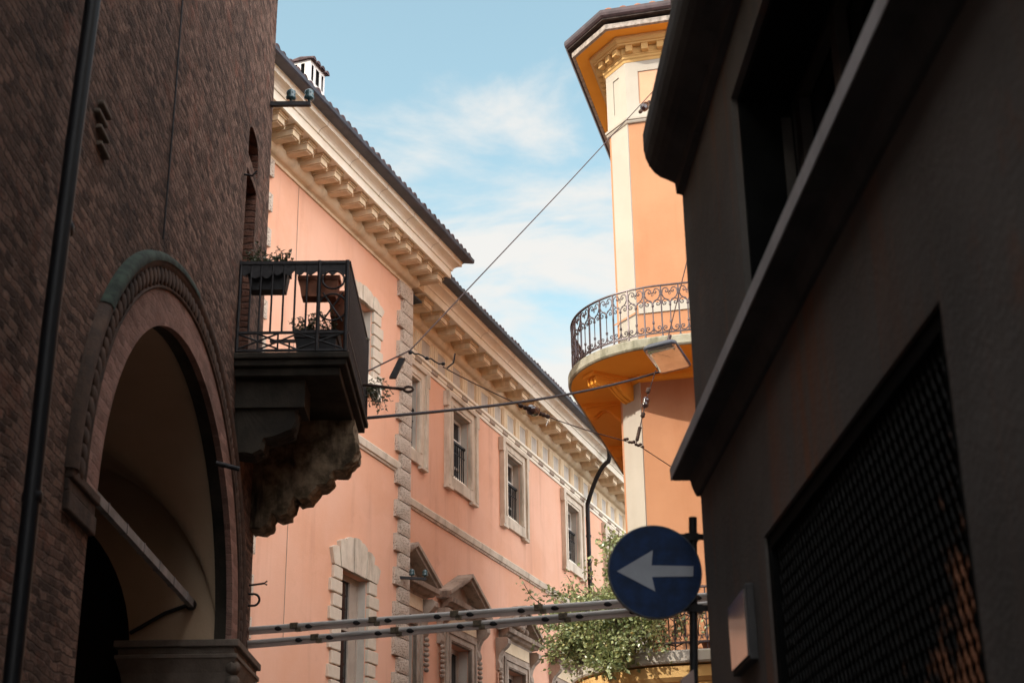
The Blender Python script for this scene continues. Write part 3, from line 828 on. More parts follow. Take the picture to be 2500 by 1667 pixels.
# pink voussoir band and moulded archivolt
def ring(mb, prof, a0, b0, n=64, smooth=True):
    st = []
    for i in range(n + 1):
        th = math.pi * (1 - i / n)
        st.append([(AC + (a0 + r) * math.cos(th), -o, ASZ + (b0 + r * 0.84) * math.sin(th)) for r, o in prof])
    mb.sweep(None, st, False, True, smooth)
mb = MB(); ring(mb, [(-0.012, -0.02), (-0.012, 0.03), (0.29, 0.03), (0.29, -0.02)], AA, ABh, 64, False)
t = mb.build('voussoir_band', M['vouss'], tow)
mb = MB(); ring(mb, [(0.28, 0.0), (0.28, 0.04), (0.30, 0.05), (0.31, 0.035), (0.45, 0.035), (0.465, 0.05), (0.51, 0.065), (0.55, 0.06), (0.57, 0.035), (0.58, -0.01)], AA, ABh)
arc_o = mb.build('archivolt', M['terracotta_dark'], tow)
mb = MB()
for i in range(70):                                            # egg ornament on the archivolt
    th = math.pi * (1 - (i + 0.5) / 70)
    mb.ell((AC + (AA + 0.38 + rj.uniform(-.015, .015)) * math.cos(th), -0.038, ASZ + (ABh + 0.38 * 0.84) * math.sin(th)), rj.uniform(.06, .075), 0.018, rj.uniform(.06, .075), 7, 5)
mb.build('archivolt_ornament', M['terracotta_dark'], arc_o)
mb = MB(); st = []
for i in range(15):
    th = R_(150 - i * 4.2)
    st.append([(AC + (AA + r) * math.cos(th), -o, ASZ + (ABh + r * 0.84) * math.sin(th)) for r, o in ((0.50, 0.068), (0.525, 0.071), (0.555, 0.066), (0.578, 0.038), (0.584, 0.0))])
mb.sweep(None, st, False, False, True); mb.build('moss', M['moss'], arc_o)
# imposts / capitals
def capital(x0, x1, y1):
    m = MB()
    for o, z0, z1 in ((0.11, 4.03, 4.09), (0.075, 3.97, 4.03), (0.10, 3.93, 3.97)): m.box(x0 - o, x1 + o, -o, y1 + o, z0, z1)
    st = []
    for f, o in ((0, 0.09), (0.25, 0.05), (0.6, 0.02), (1.0, 0.0)):
        z = 3.93 - 0.45 * f
        st.append([(x0 - o, -o, z), (x1 + o, -o, z), (x1 + o, y1 + o, z), (x0 - o, y1 + o, z)])
    m.sweep(None, st, True, True)
    for xx in (x0, x1):
        for k in range(3): m.ell((xx, -0.05, 3.86 - 0.12 * k), 0.10 - 0.02 * k, 0.07, 0.07, 8, 6)
    m.box(x0 - 0.02, x1 + 0.02, -0.02, y1, 3.44, 3.48)
    return m.build('capital', M['capital'], tow, bevel=0.008)
capital(xb + 0.02, 1.55, 0.85)
m = MB()
for o, z0, z1 in ((0.045, 4.0, 4.06), (0.025, 3.93, 4.0), (0.035, 3.82, 3.93)): m.box(xa - 0.55, xa + o, -o, 0.5, z0, z1)
m.build('capital', M['terracotta_dark'], tow, bevel=0.01)
# corner block below the capital
m = MB(); st = []
for z, o in ((3.95, 0.0), (3.80, 0.10), (3.68, 0.22), (3.0, 0.24), (0.0, 0.24)):
    st.append([(1.2, -0.03 - o * 0.3, z), (1.56 + o, -0.03 - o * 0.3, z), (1.56 + o, 0.7, z), (1.2, 0.7, z)])
m.sweep(None, st, True, True); m.build('corner_pier', M['stone_old'], tow)
# portico bay behind the arch: groin vault, transverse wall with a dark arch, back wall
PY0, PY1, PX0, PX1 = 0.11, 3.75, xa - 0.3, xb + 0.05
def vz(x, y):
    t1 = max(0.0, 1 - ((x - AC) / (AA + 0.02)) ** 2); t2 = max(0.0, 1 - ((y - (PY0 + PY1) / 2) / ((PY1 - PY0) / 2)) ** 2)
    return ASZ + max((ABh + 0.02) * math.sqrt(t1), 1.75 * math.sqrt(t2))
nx_, ny_ = 70, 50
mb = MB(); v = []
for j in range(ny_ + 1):
    for i in range(nx_ + 1):
        fx = 0.5 - 0.5 * math.cos(math.pi * i / nx_); fy = 0.5 - 0.5 * math.cos(math.pi * j / ny_)
        x = AC - AA + 2 * AA * fx; y = PY0 + (PY1 - PY0) * fy
        v.append((x, y, vz(x, y)))
mb.add(v, [(j * (nx_ + 1) + i, j * (nx_ + 1) + i + 1, (j + 1) * (nx_ + 1) + i + 1, (j + 1) * (nx_ + 1) + i) for j in range(ny_) for i in range(nx_)], True)
mb.quad((xa - 0.02, PY1, 0), (xb + 0.02, PY1, 0), (xb + 0.02, PY1, 6.2), (xa - 0.02, PY1, 6.2))
TYc, TYa, TYb, TYz = 2.12, 1.28, 1.50, 3.95
prev = None
nT = 30
mb2 = mb
for i in range(nT):
    t0, t1 = math.pi * (1 - i / nT), math.pi * (1 - (i + 1) / nT)
    p = (TYc + TYa * math.cos(t0), TYz + TYb * math.sin(t0)); q = (TYc + TYa * math.cos(t1), TYz + TYb * math.sin(t1))
    mb.quad((xb, p[0], p[1]), (xb, q[0], q[1]), (xb, q[0], 6.2), (xb, p[0], 6.2))
mb.quad((xb, PY0, 0), (xb, TYc - TYa, 0), (xb, TYc - TYa, 6.2), (xb, PY0, 6.2))
mb.quad((xb, TYc + TYa, 0), (xb, PY1, 0), (xb, PY1, 6.2), (xb, TYc + TYa, 6.2))
mb.build('portico_vault', M['vault'], tow)
m = MB(); m.box(xb + 0.35, xb + 0.40, PY0, PY1, 0, 6.2); m.build('dark_doorway', M['dark'], tow)
m = MB(); m.box(-3.5, xb - 0.01, 0.30, 0.345, 4.37, 4.44)
x = -3.2
while x < xb - 0.2: m.box(x, x + 0.025, 0.295, 0.35, 4.365, 4.445); x += 0.55
m.build('conduit', simple('grey_conduit', (0.20, 0.19, 0.185), 0.7), tow)
m = MB(); m.tube([(xb - 0.03, 0.33, 4.41), (xb - 0.03, 0.55, 4.33), (xb - 0.03, 0.84, 4.16)], 0.018, 6); m.ell((xb - 0.04, 0.33, 4.40), 0.05, 0.05, 0.05); m.build('conduit_bracket', M['iron'], tow)
# slit door and lunette
m = MB()
for a_, b_, c_, d_ in ((SL0, SL1, SLB, SLM0),):
    e = 0.32
    m.quad((a_, 0, c_), (a_, 0, d_), (a_, e, d_), (a_, e, c_)); m.quad((b_, 0, d_), (b_, 0, c_), (b_, e, c_), (b_, e, d_)); m.quad((a_, 0, d_), (b_, 0, d_), (b_, e, d_), (a_, e, d_))
m.quad((SL0, 0, SLM1), (SL1, 0, SLM1), (SL1, 0.32, SLM1), (SL0, 0.32, SLM1))
m.quad((SL1, 0, SLM1), (SL1, 0, SLT), (SL1, 0.32, SLT), (SL1, 0.32, SLM1)); m.quad((SL0, 0, SLT), (SL0, 0, SLM1), (SL0, 0.32, SLM1), (SL0, 0.32, SLT))
st = [[(slit_arch(i)[0], y, slit_arch(i)[1]) for y in (0, 0.32)] for i in range(9)]; m.sweep(None, st, False, False)
m.build('door_reveal', M['brick_red'], tow)
m = MB(); m.quad((SL0 - 0.1, 0.32, SLB), (SL1 + 0.1, 0.32, SLB), (SL1 + 0.1, 0.32, SLT + 0.3), (SL0 - 0.1, 0.32, SLT + 0.3)); m.build('balcony_door', M['dark'], tow)
# downpipe
m = MB(); m.tube([(-5.62, -0.12, 0.0), (-5.62, -0.12, 4.5), (-5.56, -0.12, 5.6), (-5.48, -0.12, 6.6), (-5.42, -0.12, TOPT)], 0.042, 10)
for zq in (3.6, 5.05, 6.9): m.lathe([(0.044, zq), (0.05, zq + 0.01), (0.05, zq + 0.05), (0.044, zq + 0.06)], (-5.61 + 0.035 * (zq - 3.6), -0.12, 0), 10)
m.build('downpipe', simple('dark_downpipe', (0.006, 0.0065, 0.008), 0.5, 0.0, 0.25), tow)
# putlog stones and iron hooks
m = MB(); m.tube([(-0.05, 0, 8.33), (-0.06, -0.08, 8.31), (-0.06, -0.12, 8.36)], 0.011, 5); m.build('hook', M['iron'], tow)
m = MB()
m.tube([(1.40, 0, 4.78), (1.40, -0.15, 4.80)], 0.010, 5); m.tube([(1.40, -0.17, 4.82), (1.40, -0.14, 4.80), (1.40, -0.17, 4.785)], 0.008, 5); m.build('hook', M['iron'], tow)
m = MB(); m.tube([(1.40, 0.0, 4.70)] + [(1.40, -0.05 - 0.055 * math.sin(R_(a)), 4.645 + 0.055 * math.cos(R_(a))) for a in range(0, 181, 15)] + [(1.40, 0.0, 4.59)], 0.011, 6); m.build('hook', M['iron'], tow)
m = MB(); m.tube([(-0.55, 0, 5.37), (-0.5, -0.19, 5.33)], 0.022, 5); m.build('hook', M['iron'], tow)
for (x, z) in ((-4.80, 6.27), (-4.86, 6.18), (-4.80, 6.11), (-4.76, 6.02)):
    m = MB(); m.box(x, x + 0.20, -0.035, 0.01, z, z + 0.03); m.build('putlog_stone', M['capital'], tow, bevel=0.01)
m = MB(); m.tube([(-3.05, -0.012, TOPT), (-3.04, -0.012, 11), (-2.99, -0.014, 7.4), (-3.0, -0.012, 6.25)], 0.007, 4); m.build('thin_cable', M['iron'], tow)
# balcony
BT0, BT1, BO = 0.0, 1.92, 1.0
m = MB()
m.box(BT0 - 0.03, BT1 + 0.05, -BO - 0.03, 0.02, 6.50, 6.56); m.box(BT0 - 0.0, BT1 + 0.02, -BO, 0.02, 6.44, 6.50)
m.box(BT0 + 0.05, BT1 - 0.03, -BO + 0.06, 0.02, 6.36, 6.44)
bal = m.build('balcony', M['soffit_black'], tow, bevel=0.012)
corb = [(0.0, 5.30), (0.12, 5.29), (0.19, 5.32), (0.21, 5.40), (0.215, 5.44), (0.29, 5.40), (0.36, 5.43), (0.40, 5.50), (0.405, 5.58), (0.43, 5.60), (0.47, 5.555), (0.55, 5.58), (0.60, 5.64), (0.64, 5.70), (0.72, 5.715), (0.76, 5.76), (0.765, 5.83), (0.775, 5.85), (0.88, 5.85), (0.93, 5.91), (0.99, 5.98), (1.01, 6.06), (0.985, 6.16), (0.96, 6.36), (0.0, 6.36)]
def corbel(prof, t0, t1, mat=None):
    rnd = random.Random(int(t0 * 10))
    q_ = []
    for a_, b_ in zip(prof[:-1], prof[1:]):                    # break every facet into short eroded ones
        k_ = max(1, int(math.hypot(b_[0] - a_[0], b_[1] - a_[1]) / 0.035))
        q_ += [(a_[0] + (b_[0] - a_[0]) * i / k_, a_[1] + (b_[1] - a_[1]) * i / k_) for i in range(k_)]
    prof = q_ + [prof[-1]]
    m = MB(); n = 9; st = []
    for k in range(n + 1):
        f = k / n; row = []
        for o, z in prof:
            e = 0.0 if z > 6.3 or o < 0.03 else rnd.uniform(-.014, .010) - (0.022 if k in (0, n) else 0.0)
            row.append((t0 + (t1 - t0) * f + (rnd.uniform(-.01, .01) if 0 < k < n else 0), -max(0.0, o + e), z - e * 0.5))
        st.append(row)
    m.sweep(None, st, False, False, False)
    for k, sg in ((0, -1), (n, 1)):                            # rough carved cheeks
        ring_ = st[k]; cz = 6.2
        inn = [(t0 + (t1 - t0) * k / n + sg * rnd.uniform(0.0, .004), p[1] * 0.55, p[2] * 0.55 + cz * 0.45) for p in ring_]
        m.add(ring_ + inn, [(i, i + 1, len(ring_) + i + 1, len(ring_) + i) for i in range(len(ring_) - 1)])
        inn2 = [(t0 + (t1 - t0) * k / n + sg * rnd.uniform(0.0, .004), p[1] * 0.15, p[2] * 0.15 + cz * 0.85) for p in ring_]
        m.add(inn + inn2, [(i, i + 1, len(ring_) + i + 1, len(ring_) + i) for i in range(len(ring_) - 1)])
        m.add(inn2, [tuple(range(len(inn2)))])
    return m.build('corbel', mat or M['corbel'], bal, bevel=0.0)
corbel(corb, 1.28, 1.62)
corbel([(0.0, 5.70), (0.18, 5.68), (0.26, 5.72), (0.28, 5.82), (0.40, 5.84), (0.52, 5.90), (0.55, 5.98), (0.56, 6.10), (0.60, 6.36), (0.0, 6.36)], 0.20, 0.50, M['soffit_black'])
m = MB(); m.box(0.15, 0.55, -0.62, 0.0, 6.10, 6.36); m.build('corbel', M['soffit_black'], bal)
# railing: end panel facing down the street, front panel, far panel
m = MB()
def bar(m, p, q, r=0.011): m.tube([p, q], r, 5)
m.box(BT0 - 0.015, BT0 + 0.02, -BO, -0.0, 7.425, 7.455); m.box(BT0, BT1, -BO - 0.015, -BO + 0.02, 7.425, 7.455)
m.box(BT0 - 0.01, BT0 + 0.015, -BO, 0, 6.745, 6.765); m.box(BT0, BT1, -BO - 0.01, -BO + 0.015, 6.745, 6.765)
m.box(BT0 - 0.01, BT0 + 0.015, -BO, 0, 6.575, 6.595); m.box(BT0, BT1, -BO - 0.01, -BO + 0.015, 6.575, 6.595)
m.box(BT1 - 0.02, BT1 + 0.01, -BO, -0.0, 7.425, 7.455)
rail = m.build('balcony_railing', M['iron'], tow)
m = MB()                                                       # scalloped valance under the handrail
n = 44; vv = []
for i in range(n + 1):
    y = -BO * i / n; zl = 7.36 - 0.045 * abs(math.sin(math.pi * i / 4.4)) - (0.03 if 4 < i < 14 else 0)
    vv += [(BT0 - 0.004, y, 7.43), (BT0 - 0.004, y, zl)]
m.add(vv, [(2 * i, 2 * i + 1, 2 * i + 3, 2 * i + 2) for i in range(n)]); vv2 = [(x + 0.008, y, z) for x, y, z in vv]
m.add(vv2, [(2 * i, 2 * i + 2, 2 * i + 3, 2 * i + 1) for i in range(n)])
m.build('valance', M['iron'], rail)
bm_end = {}
for o in (0.11, 0.20, 0.305, 0.41, 0.515, 0.62):
    m = MB(); bar(m, (BT0, -o, 6.75), (BT0, -o, 7.43), 0.010); m.build('baluster', M['iron'], rail)
for o, r in ((0.015, 0.016), (0.73, 0.020), (0.985, 0.022)):
    m = MB(); bar(m, (BT0, -o, 6.57), (BT0, -o, 7.46), r); m.build('baluster', M['iron'], rail)
qb = MB(); bar(qb, (0, 0, 6.58), (0, 0, 7.43), 0.010); qme = qb.mesh('baluster', M['iron'])
t_ = BT0 + 0.075
while t_ < BT1: link('baluster', qme, rail, (t_, -BO, 0)); t_ += 0.075
for o in (0.2, 0.4, 0.6, 0.8): link('baluster', qme, rail, (BT1, -o, 0))
m = MB(); bar(m, (BT1, -BO, 6.58), (BT1, -BO, 7.46), 0.022); m.build('baluster', M['iron'], rail)
m = MB()
bar(m, (BT0, -0.02, 6.745), (BT0, -0.38, 6.60), 0.009); bar(m, (BT0, -0.38, 6.745), (BT0, -0.02, 6.60), 0.009); bar(m, (BT0, -0.2, 6.58), (BT0, -0.2, 6.75), 0.009)
bar(m, (BT0, -0.38, 6.60), (BT0, -0.38, 6.75), 0.009)
bar(m, (BT0, -0.20, 6.745), (BT0, -0.56, 6.59), 0.009); bar(m, (BT0, -0.20, 6.59), (BT0, -0.56, 6.745), 0.009)
bar(m, (BT0, -0.56, 6.745), (BT0, -0.96, 6.60), 0.009); bar(m, (BT0, -0.96, 6.745), (BT0, -0.56, 6.60), 0.009)
c_ = [(BT0, -0.86 + 0.13 * math.cos(R_(a)), 7.0 + 0.13 * math.sin(R_(a))) for a in range(0, 361, 15)]
m.tube(c_, 0.010, 5)
bar(m, (BT0, -0.77, 6.86), (BT0, -0.95, 7.14), 0.009); bar(m, (BT0, -0.95, 6.86), (BT0, -0.77, 7.14), 0.009)
c2_ = [(BT0, -0.86 + 0.10 * math.cos(R_(a)), 7.27 + 0.09 * math.sin(R_(a))) for a in range(0, 361, 20)]
m.tube(c2_, 0.010, 5)
m.build('railing_ornament', M['iron'], rail)
m = MB(); m.tube([(1.50, -0.0, 6.78), (1.50, -1.05, 6.80), (1.52, -1.30, 6.77), (1.52, -1.42, 6.76)], 0.016, 6)
m.tube([(1.52, -1.46 + 0.045 * math.cos(R_(a)), 6.755 + 0.028 * math.sin(R_(a))) for a in range(0, 361, 30)], 0.014, 6); m.build('eye_rod', M['rust'], tow)

# ------------------------------------------------------------------ leaves
def leaf(mb, p, size, rnd, droop=0.3):
    d = Vector((rnd.gauss(0, 1), rnd.gauss(0, 1), rnd.gauss(-droop, 0.7)))
    if d.length < 0.01: d = Vector((1, 0, 0))
    d.normalize()
    s = d.cross(Vector((rnd.gauss(0, 1), rnd.gauss(0, 1), rnd.gauss(0.6, 1)))); 
    if s.length < 0.05: s = d.orthogonal()
    s.normalize(); nrm = d.cross(s)
    L = size * rnd.uniform(0.7, 1.3); wd = L * 0.32
    p = Vector(p)
    mid = p + d * (L * 0.45) - nrm * (L * 0.06)
    mb.add([p, mid + s * wd + nrm * (L * 0.08), p + d * L, mid - s * wd + nrm * (L * 0.08), mid], [(0, 4, 1), (1, 4, 2), (0, 3, 4), (3, 2, 4)])

# flower boxes on the tower balcony
def flower_box(name, label, x0, x1, y0, y1, z0, z1, mat, plants, ph, seed, leaf_s=0.03):
    r = empty(name, tow.matrix_basis @ Vector(((x0 + x1) / 2, (y0 + y1) / 2, z0)), R_(90 - AL))
    tag(r, label, 'flower box', 'flower boxes on the iron balcony')
    hx, hy, h = (x1 - x0) / 2, (y1 - y0) / 2, z1 - z0
    m = MB(); st = []
    for z, k in ((0, 0.84), (h * 0.8, 0.97), (h * 0.8, 1.04), (h, 1.05)):
        st.append([(-hx * k, -hy * k, z), (hx * k, -hy * k, z), (hx * k, hy * k, z), (-hx * k, hy * k, z)])
    m.sweep(None, st, True, True); m.build('planter', mat, r, bevel=0.006)
    if plants:
        rnd = random.Random(seed); m = MB(); ms = MB()
        for i in range(plants):
            bx, by = rnd.uniform(-hx, hx), rnd.uniform(-hy, hy)
            p = Vector((bx, by, h)); v = Vector((rnd.gauss(0, .35), rnd.gauss(0, .35), 1)).normalized()
            pts = [p.copy()]; L = ph * rnd.uniform(0.4, 1.15); n = 6
            for k in range(n):
                p = p + v * (L / n); v = (v + Vector((rnd.gauss(0, .25), rnd.gauss(0, .25), -0.05))).normalized(); pts.append(p.copy())
                for q in range(3): leaf(m, p, leaf_s, rnd, 0)
            ms.tube(pts, 0.003, 3, False)
        m.build('foliage', M['plant_dark'], r); ms.build('stem', M['stem'], r)
    return r
flower_box('flower_box', 'black trough with thin grasses hooked on the iron rail against the brick wall', 0.06, 0.22, -0.44, -0.06, 7.21, 7.42, M['pot_black'], 64, 0.22, 1)
flower_box('flower_box', 'bare terracotta trough hung under the middle of the iron rail', 0.08, 0.26, -0.90, -0.53, 7.15, 7.35, M['pot'], 0, 0, 2)
flower_box('flower_box', 'big black planter with sprigs standing on the iron balcony floor', 0.42, 0.78, -0.86, -0.47, 6.565, 6.95, M['pot_black'], 46, 0.22, 3)
flower_box('flower_box', 'terracotta trough inside the long street rail of the iron balcony', 0.34, 1.10, -0.95, -0.78, 7.08, 7.30, M['pot'], 0, 0, 4)
flower_box('flower_box', 'terracotta trough with trailing plants at the far end of the iron balcony', 1.18, 1.86, -0.95, -0.78, 7.08, 7.30, M['pot'], 20, 0.2, 5)
r = empty('trailing_plant', tow.matrix_basis @ Vector((1.95, -1.02, 6.9)), 0)
tag(r, 'small trailing plant hanging off the far corner of the iron balcony', 'plant')
rnd = random.Random(12); m = MB(); ms = MB()
for i in range(26):
    p = Vector((rnd.uniform(-.05, .1), rnd.uniform(-.12, .1), rnd.uniform(-.02, .1))); pts = [p.copy()]; v = Vector((rnd.uniform(0.1, .5), rnd.gauss(0, .2), 0.1))
    for k in range(7):
        p = p + v * 0.045; v = v + Vector((0.0, rnd.gauss(0, .1), -0.22)); pts.append(p.copy())
        leaf(m, p, 0.034, rnd); leaf(m, p, 0.034, rnd)
    ms.tube(pts, 0.0025, 3, False)
ms.tube([(-.06, -.13, 0.0), (0.03, 0, 0.03), (.11, .11, 0.06)], 0.012, 4)
m.build('foliage', M['plant_dark'], r); ms.build('stem', M['stem'], r)

# ------------------------------------------------------------------ dark building on the right
rb = empty('corner_house', (1.2, 0, 0), R_(-90))
tag(rb, 'dark shaded plaster house at the right with a deep doorway and heavy cornice', 'building')
XC = -7.25; TR = 14.0
mb = MB()
wall_holes(mb, XC, 16, 0, TR, [(-5.80, -3.45, 0.0, 3.09), (-5.80, -3.62, 3.97, 5.07)], 0.0, 0.38)
mb.quad((XC, 0, 0), (XC, 0, TR), (XC, 9, TR), (XC, 9, 0)); mb.quad((XC, 0, TR), (16, 0, TR), (16, 9, TR), (XC, 9, TR)); mb.quad((16, 0, 0), (16, 9, 0), (16, 9, TR), (16, 0, TR)); mb.quad((XC, 9, 0), (XC, 9, TR), (16, 9, TR), (16, 9, 0))
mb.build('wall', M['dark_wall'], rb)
def wrap(m, prof, s0, s1):
    """moulding along the front that returns round the far corner"""
    st = [[(s1, -o, z) for o, z in prof], [(s0 - o, -o, z) for o, z in prof], [(s0 - o, 3.0, z) for o, z in prof]]
    m.sweep(None, st, False, True)
m = MB(); wrap(m, [(0.0, 3.67), (0.02, 3.675), (0.035, 3.72), (0.045, 3.775), (0.115, 3.785), (0.12, 3.79), (0.12, 3.845), (0.112, 3.852), (0.0, 3.875)], XC, 16); lg = m.build('ledge', M['dark_cornice'], rb, bevel=0.006)  # ledge coloured near-black to copy the shade on its underside
m = MB(); wrap(m, [(0.121, 3.792), (0.127, 3.790), (0.129, 3.85), (0.06, 3.872), (0.05, 3.866), (0.121, 3.847)], XC, 16); m.build('lit_edge_strip', M['lit_edge'], lg)  # paler strip painted as the light on the ledge's front edge
pc = [(0.0, 5.33), (0.035, 5.34), (0.04, 5.40), (0.055, 5.41)] + [(0.055 + 0.145 * math.sin(R_(a)), 5.62 - 0.20 * math.cos(R_(a))) for a in (10, 25, 40, 55, 70, 85, 92)] + [(0.20, 5.70), (0.19, 5.73), (0.0, 5.76)]
m = MB()
st = [[(16, -o, z) for o, z in pc], [(XC + 0.02, -o, z) for o, z in pc]]
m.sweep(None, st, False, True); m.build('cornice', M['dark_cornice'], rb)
# window above the ledge
m = MB(); m.box(-5.80, -3.62, 0.33, 0.37, 3.97, 5.07); wn_ = m.build('window', M['dark'], rb)
m = MB(); m.quad((-5.80, 0.325, 3.97), (-3.62, 0.325, 3.97), (-3.62, 0.325, 5.07), (-5.80, 0.325, 5.07)); m.build('pane', M['glass'], wn_)
m = MB()
for x in (-5.76, -5.10, -4.42, -3.74): m.box(x, x + 0.09, 0.27, 0.32, 3.97, 5.07)
m.box(-5.8, -3.62, 0.272, 0.318, 5.0, 5.07); m.box(-5.8, -3.62, 0.272, 0.318, 3.97, 4.04)
m.build('window_frame', simple('dark_brown_frame', (0.05, 0.04, 0.035), 0.5), wn_)
m = MB(); n = 26; v = []
for i in range(n + 1):
    x = -4.95 + 0.62 * i / n; y = 0.29 + 0.02 * math.sin(i * 1.3) - 0.27 * max(0, (i / n - 0.5)) * 0.2
    v += [(x, y + 0.028, 4.04), (x, y + 0.028, 5.0)]
# doorway
m = MB()
for a_ in ((-5.798, -5.74, 0.012, 0.36, 0, 3.088), (-3.51, -3.452, 0.012, 0.36, 0, 3.088), (-5.74, -3.51, 0.012, 0.36, 3.03, 3.088)): m.box(*a_)
m.build('door_lining', M['black_wood'], rb)  # black boxes lining the doorway reveals
m = MB()
for a_ in ((-5.798, -5.76, 0.03, 0.26, 3.972, 5.068), (-5.76, -3.64, 0.03, 0.26, 5.03, 5.068)): m.box(*a_)
m.build('window_lining_and_light_strip', M['black_wood'], wn_)  # black boxes lining the window reveals
m = MB(); m.box(-5.76, -5.752, 0.205, 0.25, 4.0, 4.95); m.build('window_lining_and_light_strip', simple('jamb_light_strip', (0.06, 0.05, 0.045), 0.7), wn_)  # paler strip put in for light falling on the far jamb
m = MB(); m.box(-5.80, -3.45, 0.36, 0.42, 0, 3.09); dr = m.build('door', M['black_wood'], rb)
m = MB()
for i in range(-44, 30):
    x0 = -4.45 + i * 0.05
    for d in (1, -1):
        p0 = (x0, 0.03, 1.3 if d > 0 else 3.02); p1 = (x0 + 1.72 * 0.5, 0.03, 3.02 if d > 0 else 1.3)
        f0 = max(0, (-5.70 - p0[0]) / (p1[0] - p0[0])); f1 = min(1, (-3.47 - p0[0]) / (p1[0] - p0[0]))
        if f1 <= f0: continue
        a_ = Vector(p0).lerp(Vector(p1), f0); b_ = Vector(p0).lerp(Vector(p1), f1)
        m.tube([a_, b_], 0.0032, 4)
m.build('door_grille', M['lattice'], dr)
# plaque on the wall
pl = empty('wall_plaque', (1.2, 6.2, 2.5), R_(-90))
tag(pl, 'small shiny reflecting plaque on the dark wall beside the deep doorway', 'plaque')
m = MB(); m.box(-0.29, 0.13, -0.035, 0.0, 0.16, 0.47); m.build('frame', M['dark_cornice'], pl, bevel=0.006)
m = MB(); m.box(-0.27, 0.11, -0.042, -0.034, 0.18, 0.45); m.build('plate', M['plaque'], pl)

# ------------------------------------------------------------------ one-way sign
sg = empty('one_way_sign', (0.97, 7.36, 3.32), R_(2))
tag(sg, 'round blue traffic sign with a pale arrow pointing left on a dark pole', 'traffic sign')
m = MB(); RS = 0.232
st = [[(r * math.cos(2 * math.pi * i / 72), y, r * math.sin(2 * math.pi * i / 72)) for i in range(72)] for r, y in ((0.001, 0.004), (RS - 0.006, 0.004), (RS, 0.006), (RS, 0.026), (RS - 0.005, 0.028), (RS - 0.008, 0.01), (0.001, 0.01))]
m.sweep(None, st, True, False); m.build('disc', M['sign_blue'], sg)
ar = [(-0.82, 0.0), (-0.03, 0.46), (-0.075, 0.13), (0.83, 0.115), (0.81, -0.105), (-0.075, -0.12), (-0.02, -0.43)]
m = MB(); m.prism([(x * RS, z * RS) for x, z in ar], lambda p, k: (p[0], 0.0005 if k == 0 else 0.0035, p[1])); m.build('arrow', M['sign_white'], sg)
m = MB(); st = [[((RS + e) * math.cos(2 * math.pi * i / 72), y, (RS + e) * math.sin(2 * math.pi * i / 72)) for i in range(72)] for e, y in ((-0.004, 0.002), (0.002, 0.002), (0.002, 0.03), (-0.004, 0.03))]
m.sweep(None, st + [st[0]], True, False, True); m.build('rim', M['sign_back'], sg)
m = MB(); m.tube([(0.215, 0.06, 0.29), (0.17, 0.06, -0.60), (0.11, 0.06, -3.32)], 0.021, 10); m.build('pole', M['iron'], sg)
for z in (0.185, -0.175):
    m = MB(); m.box(0.02, 0.30, 0.035, 0.05, z - 0.014, z + 0.014); m.box(0.165, 0.235, 0.03, 0.09, z - 0.018, z + 0.018); m.build('clamp', M['iron'], sg)
pb = empty('notice_board', (1.10, 7.30, 2.62), R_(10))
tag(pb, 'pale pinkish board at the foot of the sign pole, cut by the picture edge', 'notice board')
m = MB(); m.prism([(-0.04, -0.3), (0.03, -0.3), (0.025, 0.21), (-0.04, 0.16)], lambda p, k: (p[0], 0.02 * k, p[1])); m.build('board', simple('pinkish_board', (0.42, 0.29, 0.25), 0.6), pb)

# ------------------------------------------------------------------ light tubes across the street
def light_tube(p0, p1, label, ph):
    p0, p1 = Vector(p0), Vector(p1); d = p1 - p0; L = d.length
    r = empty('light_tube', p0); tag(r, label, 'light tube', 'pale tubes slung across the street')
    d.normalize(); side = d.cross(Vector((0, 0, 1))).normalized(); up = side.cross(d)
    m = MB(); m.tube([(0, 0, 0), d * L], 0.024, 12); m.build('tube', M['tube'], r)
    m = MB(); m.obox(d * (L / 2) - up * 0.034, d * (L / 2), side * 0.010, up * 0.018); m.build('skirt', M['tube_clear'], r)
    s = ph; k = 0
    while s < L - 0.1:
        q = d * s
        if k % 3 == 1:
            m = MB(); m.obox(q + up * 0.0, d * 0.040, side * 0.028, up * 0.027); m.obox(q + d * 0.04 - up * 0.036, d * 0.03, side * 0.02, up * 0.018); m.build('clip', M['clip'], r, bevel=0.004)
        else:
            m = MB(); m.ell((0, 0, 0), 0.048, 0.030, 0.026, 12, 6); o = m.build('knob', M['iron'], r, q - up * 0.012)
        s += 0.155 if k % 3 != 2 else 0.48; k += 1
light_tube((-2.0, 14.26, 4.40), (2.5, 12.6, 4.365), 'upper of the two pale tubes slung across the street', 0.36)
light_tube((-2.0, 14.22, 4.265), (2.5, 12.55, 4.285), 'lower of the two pale tubes slung across the street', 0.58)

# ------------------------------------------------------------------ orange corner house (turret)
tu = empty('orange_turret_house', (3.066, 24.0, 0), R_(-16))
tag(tu, 'orange corner house with chamfered edge, round balconies and dark overhanging eaves', 'building')
q = 0.424
P2 = (-q, q)
EX, EY = 9.0, 10.0
mb = MB()
Zt = 17.1
def tquad(m, a, b, z0, z1): m.quad((a[0], a[1], z0), (b[0], b[1], z0), (b[0], b[1], z1), (a[0], a[1], z1))
tquad(mb, (0, 0), (EX, 0), 0, Zt); tquad(mb, (P2[0], EY), P2, 0, Zt); tquad(mb, (EX, 0), (EX, EY), 0, Zt); tquad(mb, (EX, EY), (P2[0], EY), 0, Zt)
tquad(mb, P2, (0, 0), 0, Zt)
for (a_, b_) in (((4.4, 0), (4.4, -14.5)), ((4.4, -14.5), (9, -14.5)), ((9, -14.5), (9, 0))): tquad(mb, a_, b_, 0, 10.5)  # added unseen wing: blocks low sky, bounces warm light onto the palazzo
